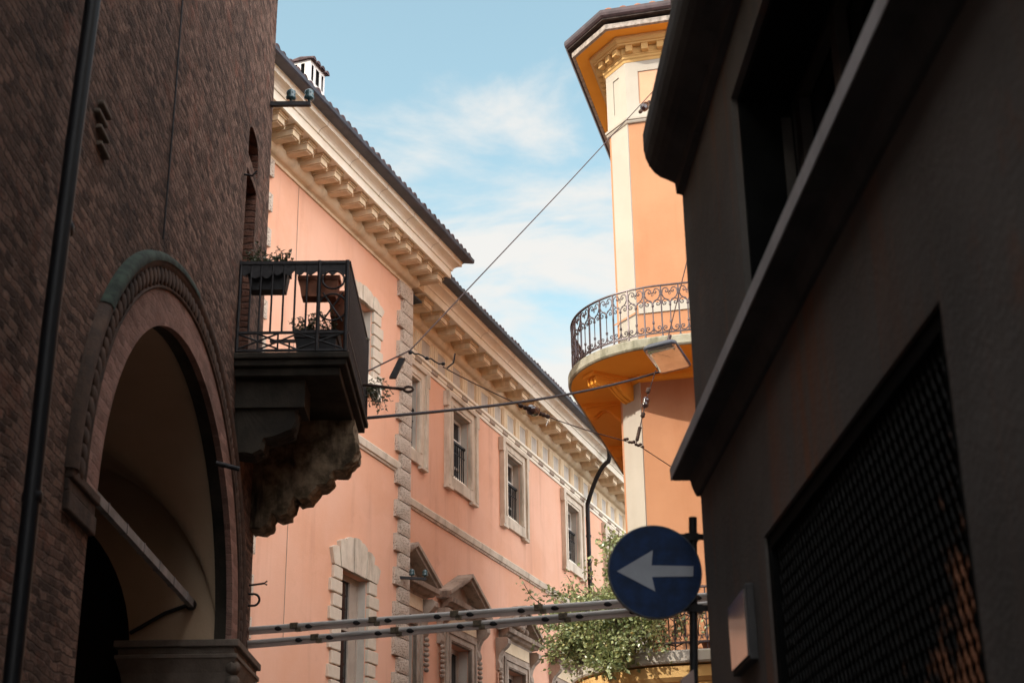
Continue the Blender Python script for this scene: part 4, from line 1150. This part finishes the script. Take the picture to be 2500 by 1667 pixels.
mb.quad((4.4, -14.5, 10.5), (9, -14.5, 10.5), (9, 0, 10.5), (4.4, 0, 10.5))
mb.build('wall', M['orange'], tu)
# cream pilaster on the chamfer with the orange strip left free, cream top band
def off_pts(o, x_end=EX, y_end=EY):
    k = math.tan(R_(22.5))
    return [(x_end, -o), (-o * k, -o), (P2[0] - o, P2[1] - o * k), (P2[0] - o, y_end)]
def tsweep(m, prof, x_end=EX, y_end=EY, smooth=False):
    st = [[] for _ in range(4)]
    for o, z in prof:
        for i, p in enumerate(off_pts(o, x_end, y_end)): st[i].append((p[0], p[1], z))
    m.sweep(None, st, False, True, smooth)
def on_ch(u_, o): # point on chamfer: u from front edge (0) to left edge (0.6), offset o outward
    return (-u_ * 0.70711 - o * 0.70711, u_ * 0.70711 - o * 0.70711)
m = MB()
a0, b0 = on_ch(0.0, 0.0), on_ch(0.52, 0.0)
a1, b1 = on_ch(0.0, 0.02), on_ch(0.52, 0.02)
for z0, z1 in ((0.0, 15.42),):
    tquad(m, b1, (a1[0] + 0.0, a1[1]), z0, z1)
    tquad(m, b0, b1, z0, z1); tquad(m, a1, a0, z0, z1)
    m.quad((b0[0], b0[1], z1), (b1[0], b1[1], z1), (a1[0], a1[1], z1), (a0[0], a0[1], z1))
m.build('pilaster', M['cream'], tu)
m = MB()                                                       # attic band with sunk panels
a2, b2 = on_ch(0.0, 0.022), on_ch(0.60, 0.022)
k22 = math.tan(R_(22.5))
FA = (-0.022 * k22, -0.022); CB = (P2[0] - 0.022, P2[1] - 0.022 * k22)
def panel_face(m, A, B, hole, z0, z1, dep):
    A = Vector((A[0], A[1], 0)); B = Vector((B[0], B[1], 0)); d = (B - A); L = d.length; d.normalize(); nrm = Vector((d.y, -d.x, 0))
    def f(x, z, o=0): p = A + d * x - nrm * o; return (p.x, p.y, z)
    x0, x1, h0, h1 = hole
    xs = [0, x0, x1, L]; zs = [z0, h0, h1, z1]
    for i in range(3):
        for j in range(3):
            if i == 1 and j == 1: continue
            m.quad(f(xs[i], zs[j]), f(xs[i + 1], zs[j]), f(xs[i + 1], zs[j + 1]), f(xs[i], zs[j + 1]))
    m.quad(f(x0, h0), f(x0, h1), f(x0, h1, dep), f(x0, h0, dep)); m.quad(f(x1, h1), f(x1, h0), f(x1, h0, dep), f(x1, h1, dep))
    m.quad(f(x0, h1), f(x1, h1), f(x1, h1, dep), f(x0, h1, dep)); m.quad(f(x1, h0), f(x0, h0), f(x0, h0, dep), f(x1, h0, dep))
    return [f(x0, h0, dep), f(x1, h0, dep), f(x1, h1, dep), f(x0, h1, dep)]
p1 = panel_face(m, FA, (EX, -0.022), (0.23, 2.2, 15.80, 16.48), 15.42, 16.80, 0.02)
p2 = panel_face(m, CB, FA, (0.22, 0.41, 15.78, 16.50), 15.42, 16.80, 0.018)
tquad(m, (P2[0] - 0.022, EY), CB, 15.42, 16.80)
m.build('attic_band', M['cream'], tu)
m = MB(); m.quad(*[(p[0], p[1], p[2]) for p in p1]); m.build('sunk_panel', plaster('rose_stucco', (0.58, 0.33, 0.21), (0.60, 0.36, 0.24), None, 0), tu)
m = MB(); m.quad(*p2); m.build('sunk_panel', M['cream'], tu)
m = MB(); tsweep(m, [(0.0, 15.42), (0.035, 15.425), (0.05, 15.45), (0.05, 15.475), (0.07, 15.48), (0.075, 15.52), (0.0, 15.54)]); m.build('string_course', M['cream'], tu)
# dentil cornice
m = MB(); tsweep(m, [(0.0, 16.69), (0.03, 16.69), (0.045, 16.735), (0.07, 16.755), (0.075, 16.79), (0.09, 16.80), (0.09, 16.825), (0.10, 16.83), (0.10, 16.95), (0.0, 16.96)])
tsweep(m, [(0.0, 16.955), (0.215, 16.955), (0.225, 16.985), (0.25, 16.99), (0.28, 17.03), (0.30, 17.04), (0.30, 17.10), (0.0, 17.10)])
dc = m.build('dentil_cornice', M['ochre'], tu)
def dentil_line(A, B, n):
    A, B = Vector(A), Vector(B); d = B - A; L = d.length; d.normalize(); nr = Vector((d.y, -d.x, 0)); m = MB(); st = L / n
    m.obox((0, 0, 0), d * 0.062, nr * 0.055, Vector((0, 0, 0.062))); me = m.mesh('dentil', M['ochre'])
    for i in range(n): link('dentil', me, dc, A + d * (st * (i + 0.5)) + nr * 0.045 + Vector((0, 0, 16.893)), 0.006)
o = 0.10
pf = off_pts(o)
dentil_line((pf[1][0] + 0.0, pf[1][1], 0), (pf[1][0] + 0.29 * 12, pf[1][1], 0), 12)
dentil_line((pf[2][0], pf[2][1], 0), (pf[1][0], pf[1][1], 0), 3)
dentil_line((pf[2][0], pf[2][1] + 0.20 * 14, 0), (pf[2][0], pf[2][1], 0), 14)
# eaves
m = MB(); tsweep(m, [(0.0, 17.10), (0.56, 17.10), (0.56, 17.13), (0.0, 17.13)]); ev = m.build('eaves_soffit', M['deep_orange'], tu)
m = MB(); tsweep(m, [(0.545, 17.10), (0.55, 17.085), (0.605, 17.095), (0.61, 17.19), (0.545, 17.20)]); m.build('eaves_beam', M['beam'], ev)
m = MB(); tsweep(m, [(0.0, 17.215), (0.68, 17.255), (0.68, 17.30), (0.0, 17.40)]); m.build('eaves_board', M['dark_beam'], ev)
m = MB(); tsweep(m, [(0.63, 17.29), (0.655, 17.275), (0.70, 17.285), (0.73, 17.32), (0.74, 17.37), (0.735, 17.43), (0.72, 17.43), (0.71, 17.36), (0.66, 17.31)], smooth=False); m.build('gutter', M['zinc_dark'], tu)
m = MB(); f = off_pts(0.68)
m.add([(f[0][0], f[0][1], 17.36), (f[1][0], f[1][1], 17.36), (f[2][0], f[2][1], 17.36), (f[3][0], f[3][1], 17.36), (f[0][0], 6, 19.4), (6, 6, 19.4), (6, f[3][1], 19.4)], [(0, 1, 5, 4), (1, 2, 5), (2, 3, 6, 5)])
for i in range(22):
    x = f[1][0] + 0.12 + i * 0.27
    st = [[(x + 0.095 * math.cos(R_(a)), f[1][1] - 0.02 + t, 17.385 + 0.30 * t + 0.095 * math.sin(R_(a))) for a in range(0, 181, 30)] for t in (0, 1.2)]; m.sweep(None, st, False, True, True)
for i in range(3):
    A_, B_ = Vector((f[1][0], f[1][1], 17.385)), Vector((f[2][0], f[2][1], 17.385)); c = A_.lerp(B_, (i + 0.5) / 3); d = (B_ - A_).normalized(); inn = Vector((0.7071, 0.7071, 0.30))
    st = [[c + d * (0.095 * math.cos(R_(a))) + Vector((0, 0, 0.095 * math.sin(R_(a)))) + inn * t for a in range(0, 181, 30)] for t in (-0.02, 0.9)]; m.sweep(None, st, False, True, True)
m.build('roof', M['tile_red'], tu)
# orange bands seen behind the upper railing
m = MB(); m.box(0.03, EX, -0.022, 0.0, 11.69, 11.87); m.build('band', M['cream'], tu)
m = MB(); u0, u1 = on_ch(-0.02, 0.045), on_ch(0.66, 0.045)
tquad(m, u1, u0, 11.69, 11.72); m.build('band', M['orange'], tu)
for z0_ in (5.70, 10.75):
    m = MB(); m.box(1.75, 3.0, -0.03, 0.0, z0_, z0_ + 2.5)
    for x_ in (1.85, 2.42): m.box(x_, x_ + 0.50, -0.055, -0.03, z0_ + 0.1, z0_ + 2.4)
    m.build('balcony_door', simple('brown_shutter', (0.12, 0.07, 0.045), 0.7), tu, bevel=0.005)
# balconies
BC = (0.547, 0.573)
def bpt(a, r, z): return (BC[0] + r * math.cos(R_(a)), BC[1] + r * math.sin(R_(a)), z)
def path(r, ye=5.6, xe=6.0):
    """outline of a balcony: along the side street, round the corner, along the front"""
    cx, cy = BC
    pts = [(cx - r, ye - (ye - cy) * i / 6) for i in range(6)]
    pts += [(cx + r * math.cos(R_(180 + 3 * i)), cy + r * math.sin(R_(180 + 3 * i))) for i in range(31)]
    pts += [(cx + (xe - cx) * i / 6, cy - r) for i in range(1, 7)]
    return pts
def along(r, d, ye=5.6):
    """point and heading at distance d from the far end of the outline"""
    cx, cy = BC; l1 = ye - cy; l2 = math.pi / 2 * r
    if d < l1: return (cx - r, ye - d), R_(-90)
    if d < l1 + l2:
        a = math.pi + (d - l1) / r
        return (cx + r * math.cos(a), cy + r * math.sin(a)), a + R_(90)
    return (cx + d - l1 - l2, cy - r), 0.0
def psweep(m, prof, closed=False, caps=False, smooth=False):
    cols = [[(p[0], p[1], z) for p in path(r)] for r, z in prof]
    m.sweep(None, [[c[i] for c in cols] for i in range(len(cols[0]))], closed, caps, smooth)
def balcony(R0, z0, z1, mat_e, mat_s, name='balcony'):
    m = MB()
    psweep(m, [(R0 - 0.05, z0), (R0 - 0.02, z0 + 0.005), (R0, z0 + 0.03), (R0, z1 - 0.02), (R0 - 0.015, z1)])
    inner = [(6.0, 0.6), (0.2, 0.6), (0.2, 5.6)]
    top = [(x, y, z1) for x, y in path(R0 - 0.015) + inner]; m.add(top, [tuple(range(len(top)))])
    b = m.build(name, mat_e, tu)
    m = MB(); bot = [(x, y, z0 + 0.002) for x, y in path(R0 - 0.048) + inner]; m.add(bot, [tuple(range(len(bot)))[::-1]]); m.build('balcony_soffit', mat_s, b)
    return b
ub = balcony(1.87, 10.55, 10.73, M['slab'], M['deep_orange'])
lb = balcony(1.95, 5.49, 5.68, M['cream'], M['ochre'])
m = MB(); psweep(m, [(1.0, 5.22), (1.80, 5.24), (1.86, 5.30), (1.88, 5.46), (1.0, 5.48)]); m.build('balcony_moulding', M['ochre'], lb)
# consoles under the upper balcony
def console(u_, face, ks=0.84):
    prof = [(0.0, 10.17), (0.10, 10.19), (0.20, 10.235), (0.30, 10.30), (0.40, 10.385), (0.50, 10.435), (0.60, 10.43), (0.68, 10.37), (0.76, 10.325), (0.85, 10.325), (0.93, 10.37), (0.95, 10.45), (0.90, 10.53), (0.0, 10.53)]
    prof = [(p[0] * ks, p[1]) for p in prof]
    m = MB(); w2 = 0.12
    if face == 'c': f = lambda p, k, w: (-u_ * 0.70711 - p[0] * 0.70711 - (w) * 0.70711, u_ * 0.70711 - p[0] * 0.70711 + (w) * 0.70711, p[1])
    else: f = lambda p, k, w: (P2[0] - p[0], P2[1] + u_ + w, p[1])
    for w0, w1, inset in ((-0.12, -0.08, 0.0), (-0.08, -0.03, 0.02), (-0.03, 0.03, 0.0), (0.03, 0.08, 0.02), (0.08, 0.12, 0.0)):
        pr = [(p[0] - (inset if i in (10, 11) else 0), p[1] + (inset if 0 < i < 11 else 0)) for i, p in enumerate(prof)]
        m.prism(pr, lambda p, k, w0=w0, w1=w1: f(p, k, w0 if k == 0 else w1))
    if True:
        capp = [(0.0, 10.49), (1.02 * ks, 10.49), (1.02 * ks, 10.552), (0.0, 10.552)]
        m.prism(capp, lambda p, k: f(p, k, -0.16 if k == 0 else 0.16))
    m.build('console', M['deep_orange'], ub)
console(0.30, 'c'); console(0.85, 's', 0.80); console(3.4, 's', 0.80)
m = MB(); tsweep(m, [(0.0, 10.44), (0.06, 10.45), (0.09, 10.50), (0.09, 10.556), (0.0, 10.556)], 3.0, 3.0); m.build('wall_moulding', M['deep_orange'], ub)
m = MB()
for u_, z0 in ((0.3, 5.05),):
    m.prism([(0.0, 5.0), (0.5, 5.08), (0.9, 5.12), (1.2, 5.15), (1.2, 5.24), (0.0, 5.24)], lambda p, k: (-u_ * 0.7071 - p[0] * 0.7071 - (0.15 * (2 * k - 1)) * 0.7071, u_ * 0.7071 - p[0] * 0.7071 + (0.15 * (2 * k - 1)) * 0.7071, p[1]))
m.prism([(0.0, 5.0), (0.5, 5.08), (0.9, 5.12), (1.2, 5.15), (1.2, 5.24), (0.0, 5.24)], lambda p, k: (0.75 + 0.3 * k, -p[0], p[1]))
m.build('console', M['ochre'], lb)

# wrought iron railing of the upper balcony: repeated unit with scrolls
def spiral(cx, cz, r0, a0, turns, d, n=16, r1=0.2):
    return [(cx + r0 * (1 - (1 - r1) * i / n) * math.cos(R_(a0) + d * turns * 2 * math.pi * i / n), cz + r0 * (1 - (1 - r1) * i / n) * math.sin(R_(a0) + d * turns * 2 * math.pi * i / n)) for i in range(n + 1)]
def rail_unit(kind):
    m = MB(); T = lambda pts, r=0.0105: m.tube([(x, 0, z) for x, z in pts], r, 4, False)
    w = 0.1435
    if kind == 0:
        T([(0, 0.10), (0, 0.58)], 0.010)
        m.lathe([(0.012, 0.545), (0.026, 0.555), (0.014, 0.568), (0.026, 0.58), (0.012, 0.59)], (0, 0, 0), 8)
        m.lathe([(0.012, 0.245), (0.024, 0.255), (0.014, 0.268), (0.024, 0.28), (0.012, 0.29)], (0, 0, 0), 8)
        for s in (-1, 1):
            T([(0, 0.58), (s * 0.012, 0.62), (s * 0.06, 0.66), (s * 0.105, 0.70), (s * 0.128, 0.76), (s * 0.12, 0.83), (s * 0.085, 0.868), (s * 0.045, 0.86), (s * 0.022, 0.825), (s * 0.03, 0.79), (s * 0.055, 0.785), (s * 0.068, 0.805), (s * 0.055, 0.825)])
            T([(0, 0.60), (s * 0.03, 0.655), (s * 0.075, 0.672), (s * 0.118, 0.65), (s * 0.128, 0.605), (s * 0.105, 0.57), (s * 0.075, 0.575), (s * 0.065, 0.60), (s * 0.082, 0.62), (s * 0.098, 0.607)])
            T([(0, 0.20), (s * 0.02, 0.135), (s * 0.06, 0.105), (s * 0.11, 0.12), (s * 0.128, 0.165), (s * 0.108, 0.20), (s * 0.078, 0.195), (s * 0.068, 0.17), (s * 0.085, 0.152), (s * 0.1, 0.165)])
        T([(0, 0.80), (0.018, 0.76), (0, 0.735), (-0.018, 0.76), (0, 0.80)], 0.007)
        m.ell((0, 0, 0.80), 0.014, 0.014, 0.014, 6, 4)
    else:
        for s in (-1, 1):
            T([(0, 0.09), (s * 0.07, 0.20), (s * 0.11, 0.30), (s * 0.10, 0.38), (s * 0.05, 0.40), (s * 0.02, 0.36), (s * 0.05, 0.33), (s * 0.065, 0.355)])
            T([(0, 0.91), (s * 0.07, 0.80), (s * 0.11, 0.68), (s * 0.10, 0.58), (s * 0.05, 0.56), (s * 0.02, 0.60), (s * 0.05, 0.63), (s * 0.065, 0.605)])
            T(spiral(s * 0.06, 0.48, 0.045, 0, 1.3, s))
            T(spiral(s * 0.085, 0.14, 0.035, 0, 1.3, -s)); T(spiral(s * 0.085, 0.85, 0.035, 0, 1.3, s))
        T([(0, 0.09), (0, 0.91)], 0.007)
    return m.mesh('railing_panel', M['iron_grey'])
def post_mesh(h):
    m = MB(); m.box(-0.011, 0.011, -0.011, 0.011, 0.0, h); m.lathe([(0.02, 0.0), (0.026, 0.02), (0.012, 0.05)], (0, 0, 0), 8)
    return m.mesh('railing_post', M['iron_grey'])
RR = 1.79
m = MB()
for z0, hw, hh in ((11.645, 0.020, 0.010), (10.815, 0.014, 0.010)):
    psweep(m, [(RR + dr, z0 + dz) for dr, dz in ((-hw, -hh), (hw, -hh), (hw, hh), (-hw, hh))], True, True)
rl = m.build('balcony_railing', M['iron_grey'], tu)
ru, rk, pm = rail_unit(0), rail_unit(1), post_mesh(0.91)
stp = 0.2875; d_ = 0.12; i = 0
while d_ < 13.1:
    (x, y), h = along(RR, d_); link('railing_post', pm, rl, (x, y, 10.73), 0, h)
    (x, y), h = along(RR, d_ + stp / 2); link('railing_panel', rk if i in (5, 6, 18, 19) else ru, rl, (x, y, 10.73), 0, h)
    d_ += stp; i += 1
# lower railing: plain bars with leaf scrolls
m = MB()
for z0 in (6.62, 5.80):
    psweep(m, [(1.86 + dr, z0 + dz) for dr, dz in ((-.03, -.012), (.03, -.012), (.03, .012), (-.03, .012))], True, True)
rl2 = m.build('balcony_railing', M['iron_grey'], tu)
m = MB(); m.tube([(0, 0, 5.68), (0, 0, 6.62)], 0.012, 5)
for s in (-1, 1):
    m.tube([(0, 0, 5.82), (s * 0.03, 0, 5.90), (s * 0.07, 0, 5.90), (s * 0.08, 0, 5.86), (s * 0.055, 0, 5.85)], 0.008, 4)
    m.tube([(0, 0, 6.12), (s * 0.05, 0, 6.16), (s * 0.07, 0, 6.22), (s * 0.04, 0, 6.25)], 0.008, 4)
bp = m.mesh('railing_post', M['iron_grey'])
d_ = 0.1
while d_ < 13.1:
    (x, y), h = along(1.86, d_); link('railing_post', bp, rl2, (x, y, 0), 0, h); d_ += 0.16
# flower pots on the lower balcony
pm_ = {}
for mt in ('pot_red', 'pot_yellow', 'pot'):
    k = MB(); k.lathe([(0.055, 0.0), (0.085, 0.13), (0.095, 0.13), (0.095, 0.16), (0.08, 0.16), (0.08, 0.14)], (0, 0, 0), 12); pm_[mt] = k
TM = Matrix.Translation((3.066, 24.0, 0)) @ Matrix.Rotation(R_(-16), 4, 'Z')
names = {'pot_red': 'red', 'pot_yellow': 'ochre yellow', 'pot': 'terracotta'}
for i, (aa, mt, txt) in enumerate(((302, 'pot_red', 'bright red pot behind the planted railing, nearest the blue sign'), (293, 'pot_yellow', 'ochre pot behind the planted railing, next to the red pot'), (285, 'pot', 'terracotta pot behind the planted railing, left of the ochre pot'))):
    o = empty('flower_pot', TM @ Vector(bpt(aa, 1.70, 5.684))); tag(o, txt, 'flower pot', 'pots on the planted balcony')
    pm_[mt].build('pot', M[mt], o)

# ------------------------------------------------------------------ climbing plant on the lower balcony
cp = empty('climbing_plant', TM @ Vector((BC[0] - 1.3, BC[1] - 1.0, 5.684)))
tag(cp, 'sunlit climbing rose spilling over the lower round balcony of the orange house', 'plant')
inv = TM.inverted()
rnd = random.Random(21); m = MB(); ms = MB()
base = Vector((BC[0] - 1.3, BC[1] - 1.0, 5.684))
rotm = Matrix.Rotation(R_(-16), 3, 'Z')
def grow(p, v, n, step, curl, gl, ls, nleaf, spread):
    pts = [p.copy()]
    for k in range(n):
        p = p + v * step
        v = (v + Vector((rnd.gauss(0, curl), rnd.gauss(0, curl), rnd.gauss(gl, curl)))).normalized()
        pts.append(p.copy())
        for q_ in range(nleaf): leaf(m, rotm @ (p - base + Vector((rnd.gauss(0, spread), rnd.gauss(0, spread), rnd.gauss(0, spread)))), ls, rnd)
    ms.tube([rotm @ (q_ - base) for q_ in pts], [0.010 * (1 - 0.7 * i / n) + 0.002 for i in range(n + 1)], 4, False)
    return p, v
# tall bush at the left side
for i in range(58):
    a = rnd.uniform(176, 240); p = Vector(bpt(a, rnd.uniform(1.3, 1.8), 5.75))
    v = Vector((rnd.gauss(-0.12, .25), rnd.gauss(0.0, .25), 1)).normalized()
    grow(p, v, rnd.randint(9, 19), 0.095, 0.17, -0.03, 0.066, 7, 0.07)
for i in range(5):
    p = Vector(bpt(rnd.uniform(215, 232), 1.5, 6.6)); grow(p, Vector((0.05, 0, 1)).normalized(), 13, 0.09, 0.10, 0.0, 0.09, 6, 0.07)
# sprays reaching out to the left
for z0, n, k in ((6.75, 8, 5), (5.95, 8, 5)):
    for i in range(k):
        p = Vector(bpt(rnd.uniform(182, 205), 1.8, z0 + rnd.uniform(-.15, .15))); grow(p, Vector((-1, -0.25, rnd.uniform(-.1, .25))).normalized(), n, 0.075, 0.12, -0.02, 0.085, 4, 0.045)
# hanging mass over the railing in front
for i in range(120):
    a = 208 + 56 * rnd.random() ** 1.2; p = Vector(bpt(a, 1.88 + rnd.uniform(-.05, .08), 6.65 - rnd.random() * 0.5))
    grow(p, Vector((math.cos(R_(a)) * 0.3, math.sin(R_(a)) * 0.3, rnd.uniform(-.8, .2))).normalized(), rnd.randint(5, 12), 0.07, 0.2, -0.10, 0.07, 6, 0.06)
for i in range(16):
    a = rnd.uniform(230, 250); p = Vector(bpt(a, 1.98, 5.9)); grow(p, Vector((math.cos(R_(a)) * 0.3, math.sin(R_(a)) * 0.3, -.6)).normalized(), rnd.randint(4, 8), 0.07, 0.2, -0.1, 0.10, 5, 0.05)
for i in range(22):
    a = rnd.uniform(268, 330); p = Vector(bpt(a, 1.85, 5.9)); grow(p, Vector((rnd.gauss(0, .2), rnd.gauss(0, .2), 1)).normalized(), rnd.randint(4, 9), 0.06, 0.22, 0.0, 0.06, 2, 0.04)
for zr in (5.78, 6.2, 6.62):                                   # woody runners twined along the railing
    ms.tube([rotm @ (Vector((x, y, zr + 0.03 * math.sin(i * 1.7))) - base) for i, (x, y) in enumerate(path(1.83, 1.6, 1.0))], 0.011, 5)
for d_ in (1.2, 2.2, 3.0, 3.8): (x, y), h = along(1.83, d_, 1.6); ms.tube([rotm @ (Vector((x, y, z_)) - base) for z_ in (5.70, 6.1, 6.66)], 0.011, 5)
m.build('foliage', M['plant'], cp); ms.build('stem', M['stem'], cp)

# ------------------------------------------------------------------ wires, insulators, street lamp
def sag(p0, p1, s=0.0, n=14):
    p0, p1 = Vector(p0), Vector(p1)
    return [p0.lerp(p1, i / n) + Vector((0, 0, -4 * s * (i / n) * (1 - i / n))) for i in range(n + 1)]
def wire(name, label, pts, r, mat, cat='wire'):
    o = Vector(pts[0]); e = empty(name, o); tag(e, label, cat, 'wires crossing the street')
    m = MB(); m.tube([Vector(p) - o for p in pts], r, 6); m.build('strand', mat, e)
    return e, o
NODE = Vector((-0.53, 15.5, 7.69))
Aend = Vector((3.614, 23.82, 16.11))
e, o = wire('span_wire', 'thin wire rising from the balcony to the top of the orange house', [(-1.35, 13.95, 6.62), NODE, NODE.lerp(Aend, 0.5) + Vector((0, 0, -0.02)), Aend], 0.0085, M['wire'])
def insul(e, o, c, d, L, r, mat):
    d = Vector(d).normalized(); c = Vector(c) - o; m = MB()
    pts = [c + d * (L * (i / 6 - 0.5)) for i in range(7)]
    m.tube(pts, [r * k for k in (0.5, 0.95, 1.0, 0.82, 1.0, 0.95, 0.5)], 10)
    m.build('insulator', mat, e)
dA = (Aend - NODE).normalized()
insul(e, o, Vector((3.235, 22.92, 15.15)), dA, 0.26, 0.075, M['brown_ins'])
for k in (-0.34, 0.30): insul(e, o, Vector((3.235, 22.92, 15.15)) + dA * k, dA, 0.10, 0.035, M['rust'])
m = MB(); m.obox(Vector((-0.66, 15.3, 7.40)) - o, Vector((0.035, 0.0, 0.0)), Vector((0, 0.03, 0)), Vector((0.05, 0, 0.11))); m.build('clamp_plate', M['iron'], e)
m = MB(); pts = [NODE - o + Vector((0.045 * k, 0.02 * math.sin(k * 2.1), -0.01 - 0.020 * k + 0.008 * math.cos(k * 2.4))) for k in range(9)]
m.tube(pts, 0.009, 5)
for k in (0.0, 0.18, 0.36): m.ell(NODE - o + Vector((k, 0, -0.03 - k * 0.36)), 0.024, 0.024, 0.02, 8, 5)
m.tube([NODE - o + Vector((0.40, 0, -0.21)), NODE - o + Vector((0.47, 0, -0.15)), NODE - o + Vector((0.49, 0, -0.04))], 0.009, 4)
m.build('wire_joint', M['iron'], e)
KN = Vector((2.64, 21.5, 8.55)); Cend = Vector((3.90, 23.74, 8.93 - 0.35))
INS = NODE.lerp(KN, 0.465) + Vector((0, 0, -0.13))
e, o = wire('span_wire', 'sagging span wire with a brown insulator in front of the stone cornice', [NODE + Vector((0.36, 0.1, -0.16))] + [NODE.lerp(KN, i / 12) + Vector((0, 0, -0.13 * math.sin(math.pi * i / 12))) for i in range(2, 13)] + [KN.lerp(Cend, 0.5), Cend], 0.0075, M['wire'])
dC = (KN - NODE).normalized()
insul(e, o, INS, dC, 0.24, 0.07, M['brown_ins'])
for k in (-0.36, -0.22, 0.22, 0.33, 0.46): insul(e, o, INS + dC * k, dC, 0.07, 0.03, M['rust'])
m = MB(); m.tube([INS - o + dC * 0.50, INS - o + dC * 0.40 + Vector((0, 0, -0.14))], 0.006, 4); m.tube([INS - o - dC * 0.40, INS - o - dC * 0.28 + Vector((0, 0, 0.09))], 0.006, 4); m.build('wire_end', M['frame_white'], e)
m = MB()
for i in range(9): m.ell(KN - o + dC * (0.09 * (i - 5)) + Vector((0, 0, 0.02 * math.sin(i * 2))), 0.028, 0.028, 0.022, 7, 5)
m.build('wire_joint', M['rust'], e)
Lp = Vector((3.18, 21.5, 9.93))
e, o = wire('stay_wire', 'short stay wire tying the hanging street lamp down to the span wire', [KN, Vector((2.81, 21.5, 9.20)), Vector((2.99, 21.5, 9.72))], 0.0075, M['wire'])
MD = Vector((2.81, 21.5, 9.20)); insul(e, o, MD, (0.25, 0, 1), 0.17, 0.055, M['brown_ins'])
for k in (-0.2, 0.2): insul(e, o, MD + Vector((0.25, 0, 1)).normalized() * k, (0.3, 0, 1), 0.09, 0.035, M['rust'])
for k in (0.12, 0.2, 0.28, 0.36): insul(e, o, KN.lerp(MD, k), (0.25, 0, 1), 0.07, 0.028, M['rust'])
e, o = wire('hanger_wire', 'thin wire holding the street lamp up in front of the round balcony', [Lp + Vector((0.0, 0, 0.24)), Vector((3.59, 21.5, 11.62)), Vector((4.45, 23.58, 15.0))], 0.008, M['wire'])
wire('power_cable', 'thick twisted black cable strung from the balcony to the orange house', [(-1.9, 14.15, 6.35), (-0.94, 14.6, 6.60)] + [Vector((-0.94, 14.6, 6.60)).lerp(Vector((3.98, 23.70, 10.72)), i / 14) + Vector((0, 0, -0.16 * math.sin(math.pi * i / 14))) for i in range(1, 15)], 0.017, M['cable'], 'cable')
lm = empty('street_lamp', Lp, R_(-22))
tag(lm, 'hanging street lamp with a flat mirror-like glass in front of the round balcony', 'street lamp')
tilt = Matrix.Rotation(R_(-2), 3, 'X') @ Matrix.Rotation(R_(-6), 3, 'Y')
def rr_poly(w, h, r, n=5):
    pts = []
    for cx, cy, a0 in ((w - r, h - r, 0), (-w + r, h - r, 90), (-w + r, -h + r, 180), (w - r, -h + r, 270)):
        pts += [(cx + r * math.cos(R_(a0 + 90 * i / n)), cy + r * math.sin(R_(a0 + 90 * i / n))) for i in range(n + 1)]
    return pts
m = MB(); st = []
for k, z in ((1.0, -0.02), (1.04, 0.0), (1.0, 0.04), (0.8, 0.10), (0.35, 0.14)):
    st.append([tilt @ Vector((x * k, y * k, z)) for x, y in rr_poly(0.25, 0.50, 0.08)])
m.sweep(None, st, True, True, True); m.build('housing', M['zinc'], lm)
m = MB(); st = []
for k, z in ((0.97, -0.021), (0.93, -0.045), (0.7, -0.065), (0.3, -0.072)):
    st.append([tilt @ Vector((x * k, y * k, z)) for x, y in rr_poly(0.25, 0.50, 0.08)])
m.sweep(None, st, True, True, True); m.build('lamp_glass', simple('silvered_lamp_glass', (0.70, 0.66, 0.58), 0.07, 0.9, 0.6, 0.1, 6, 0.03), lm)
m = MB(); m.tube([tilt @ Vector((0, 0.02, 0.12)), Vector((0.02, 0.02, 0.24)), Vector((0.06, 0, 0.36))], 0.028, 8); m.build('hanger', M['iron_grey'], lm)

# insulator brackets
def ins_bracket(pos, rz, arm, label, ss=1.0):
    b = empty('insulator_bracket', pos, rz); tag(b, label, 'bracket', 'iron brackets with glass insulators')
    m = MB(); m.box(-0.022, 0.022, -arm, 0.0, -0.025, 0.025); m.build('arm', M['iron'], b, bevel=0.004)
    for f in (0.95, 0.50):
        m = MB(); m.lathe([(0.012 * ss, 0.02), (0.012 * ss, 0.05 * ss), (0.05 * ss, 0.055 * ss), (0.055 * ss, 0.08 * ss), (0.042 * ss, 0.10 * ss), (0.052 * ss, 0.12 * ss), (0.045 * ss, 0.155 * ss), (0.02 * ss, 0.175 * ss), (0.002, 0.18 * ss)], (0, -arm * f, 0), 10); m.build('insulator', M['insulator'], b)
ins_bracket(tow.matrix_basis @ Vector((1.20, 0.0, 9.82)), R_(90 - AL), 0.42, 'iron bracket with two glass insulators on the brick corner against the sky', 1.0)
ins_bracket(pal.matrix_basis @ Vector((25.1, YA - 0.05, 7.93)), R_(90 - 21.7 + 38), 0.55, 'iron bracket with two glass insulators on the rusticated quoin', 1.0)

# ------------------------------------------------------------------ far house beyond the palazzo
fh = empty('far_house', (7.5, 62, 0), R_(-8))
tag(fh, 'grey rooftop glimpsed far behind between the palazzo gutter and round balcony', 'building')
m = MB(); m.box(-5, 8, 0, 9, 0, 22.3); m.build('wall', M['far'], fh)
m = MB(); m.prism([(-6, 23.2), (8, 22.7), (8, 23.0), (-6, 23.75)], lambda p, k: (p[0], -1.2 + 11 * k, p[1])); m.build('roof', M['far'], fh)
m = MB(); m.box(-5.3, 8, -0.7, 9.2, 22.3, 23.0); m.build('clerestory', M['far_dark'], fh)
m = MB(); m.tube([(-3.2, 0, 23.5), (-3.8, 0, 24.3)], 0.03, 5); m.tube([(-2.7, 0, 23.5), (-3.8, 0, 24.35)], 0.03, 5); m.tube([(-3.0, 0, 23.6), (-2.6, 0, 23.7)], 0.03, 4); m.build('antenna', M['zinc'], fh)
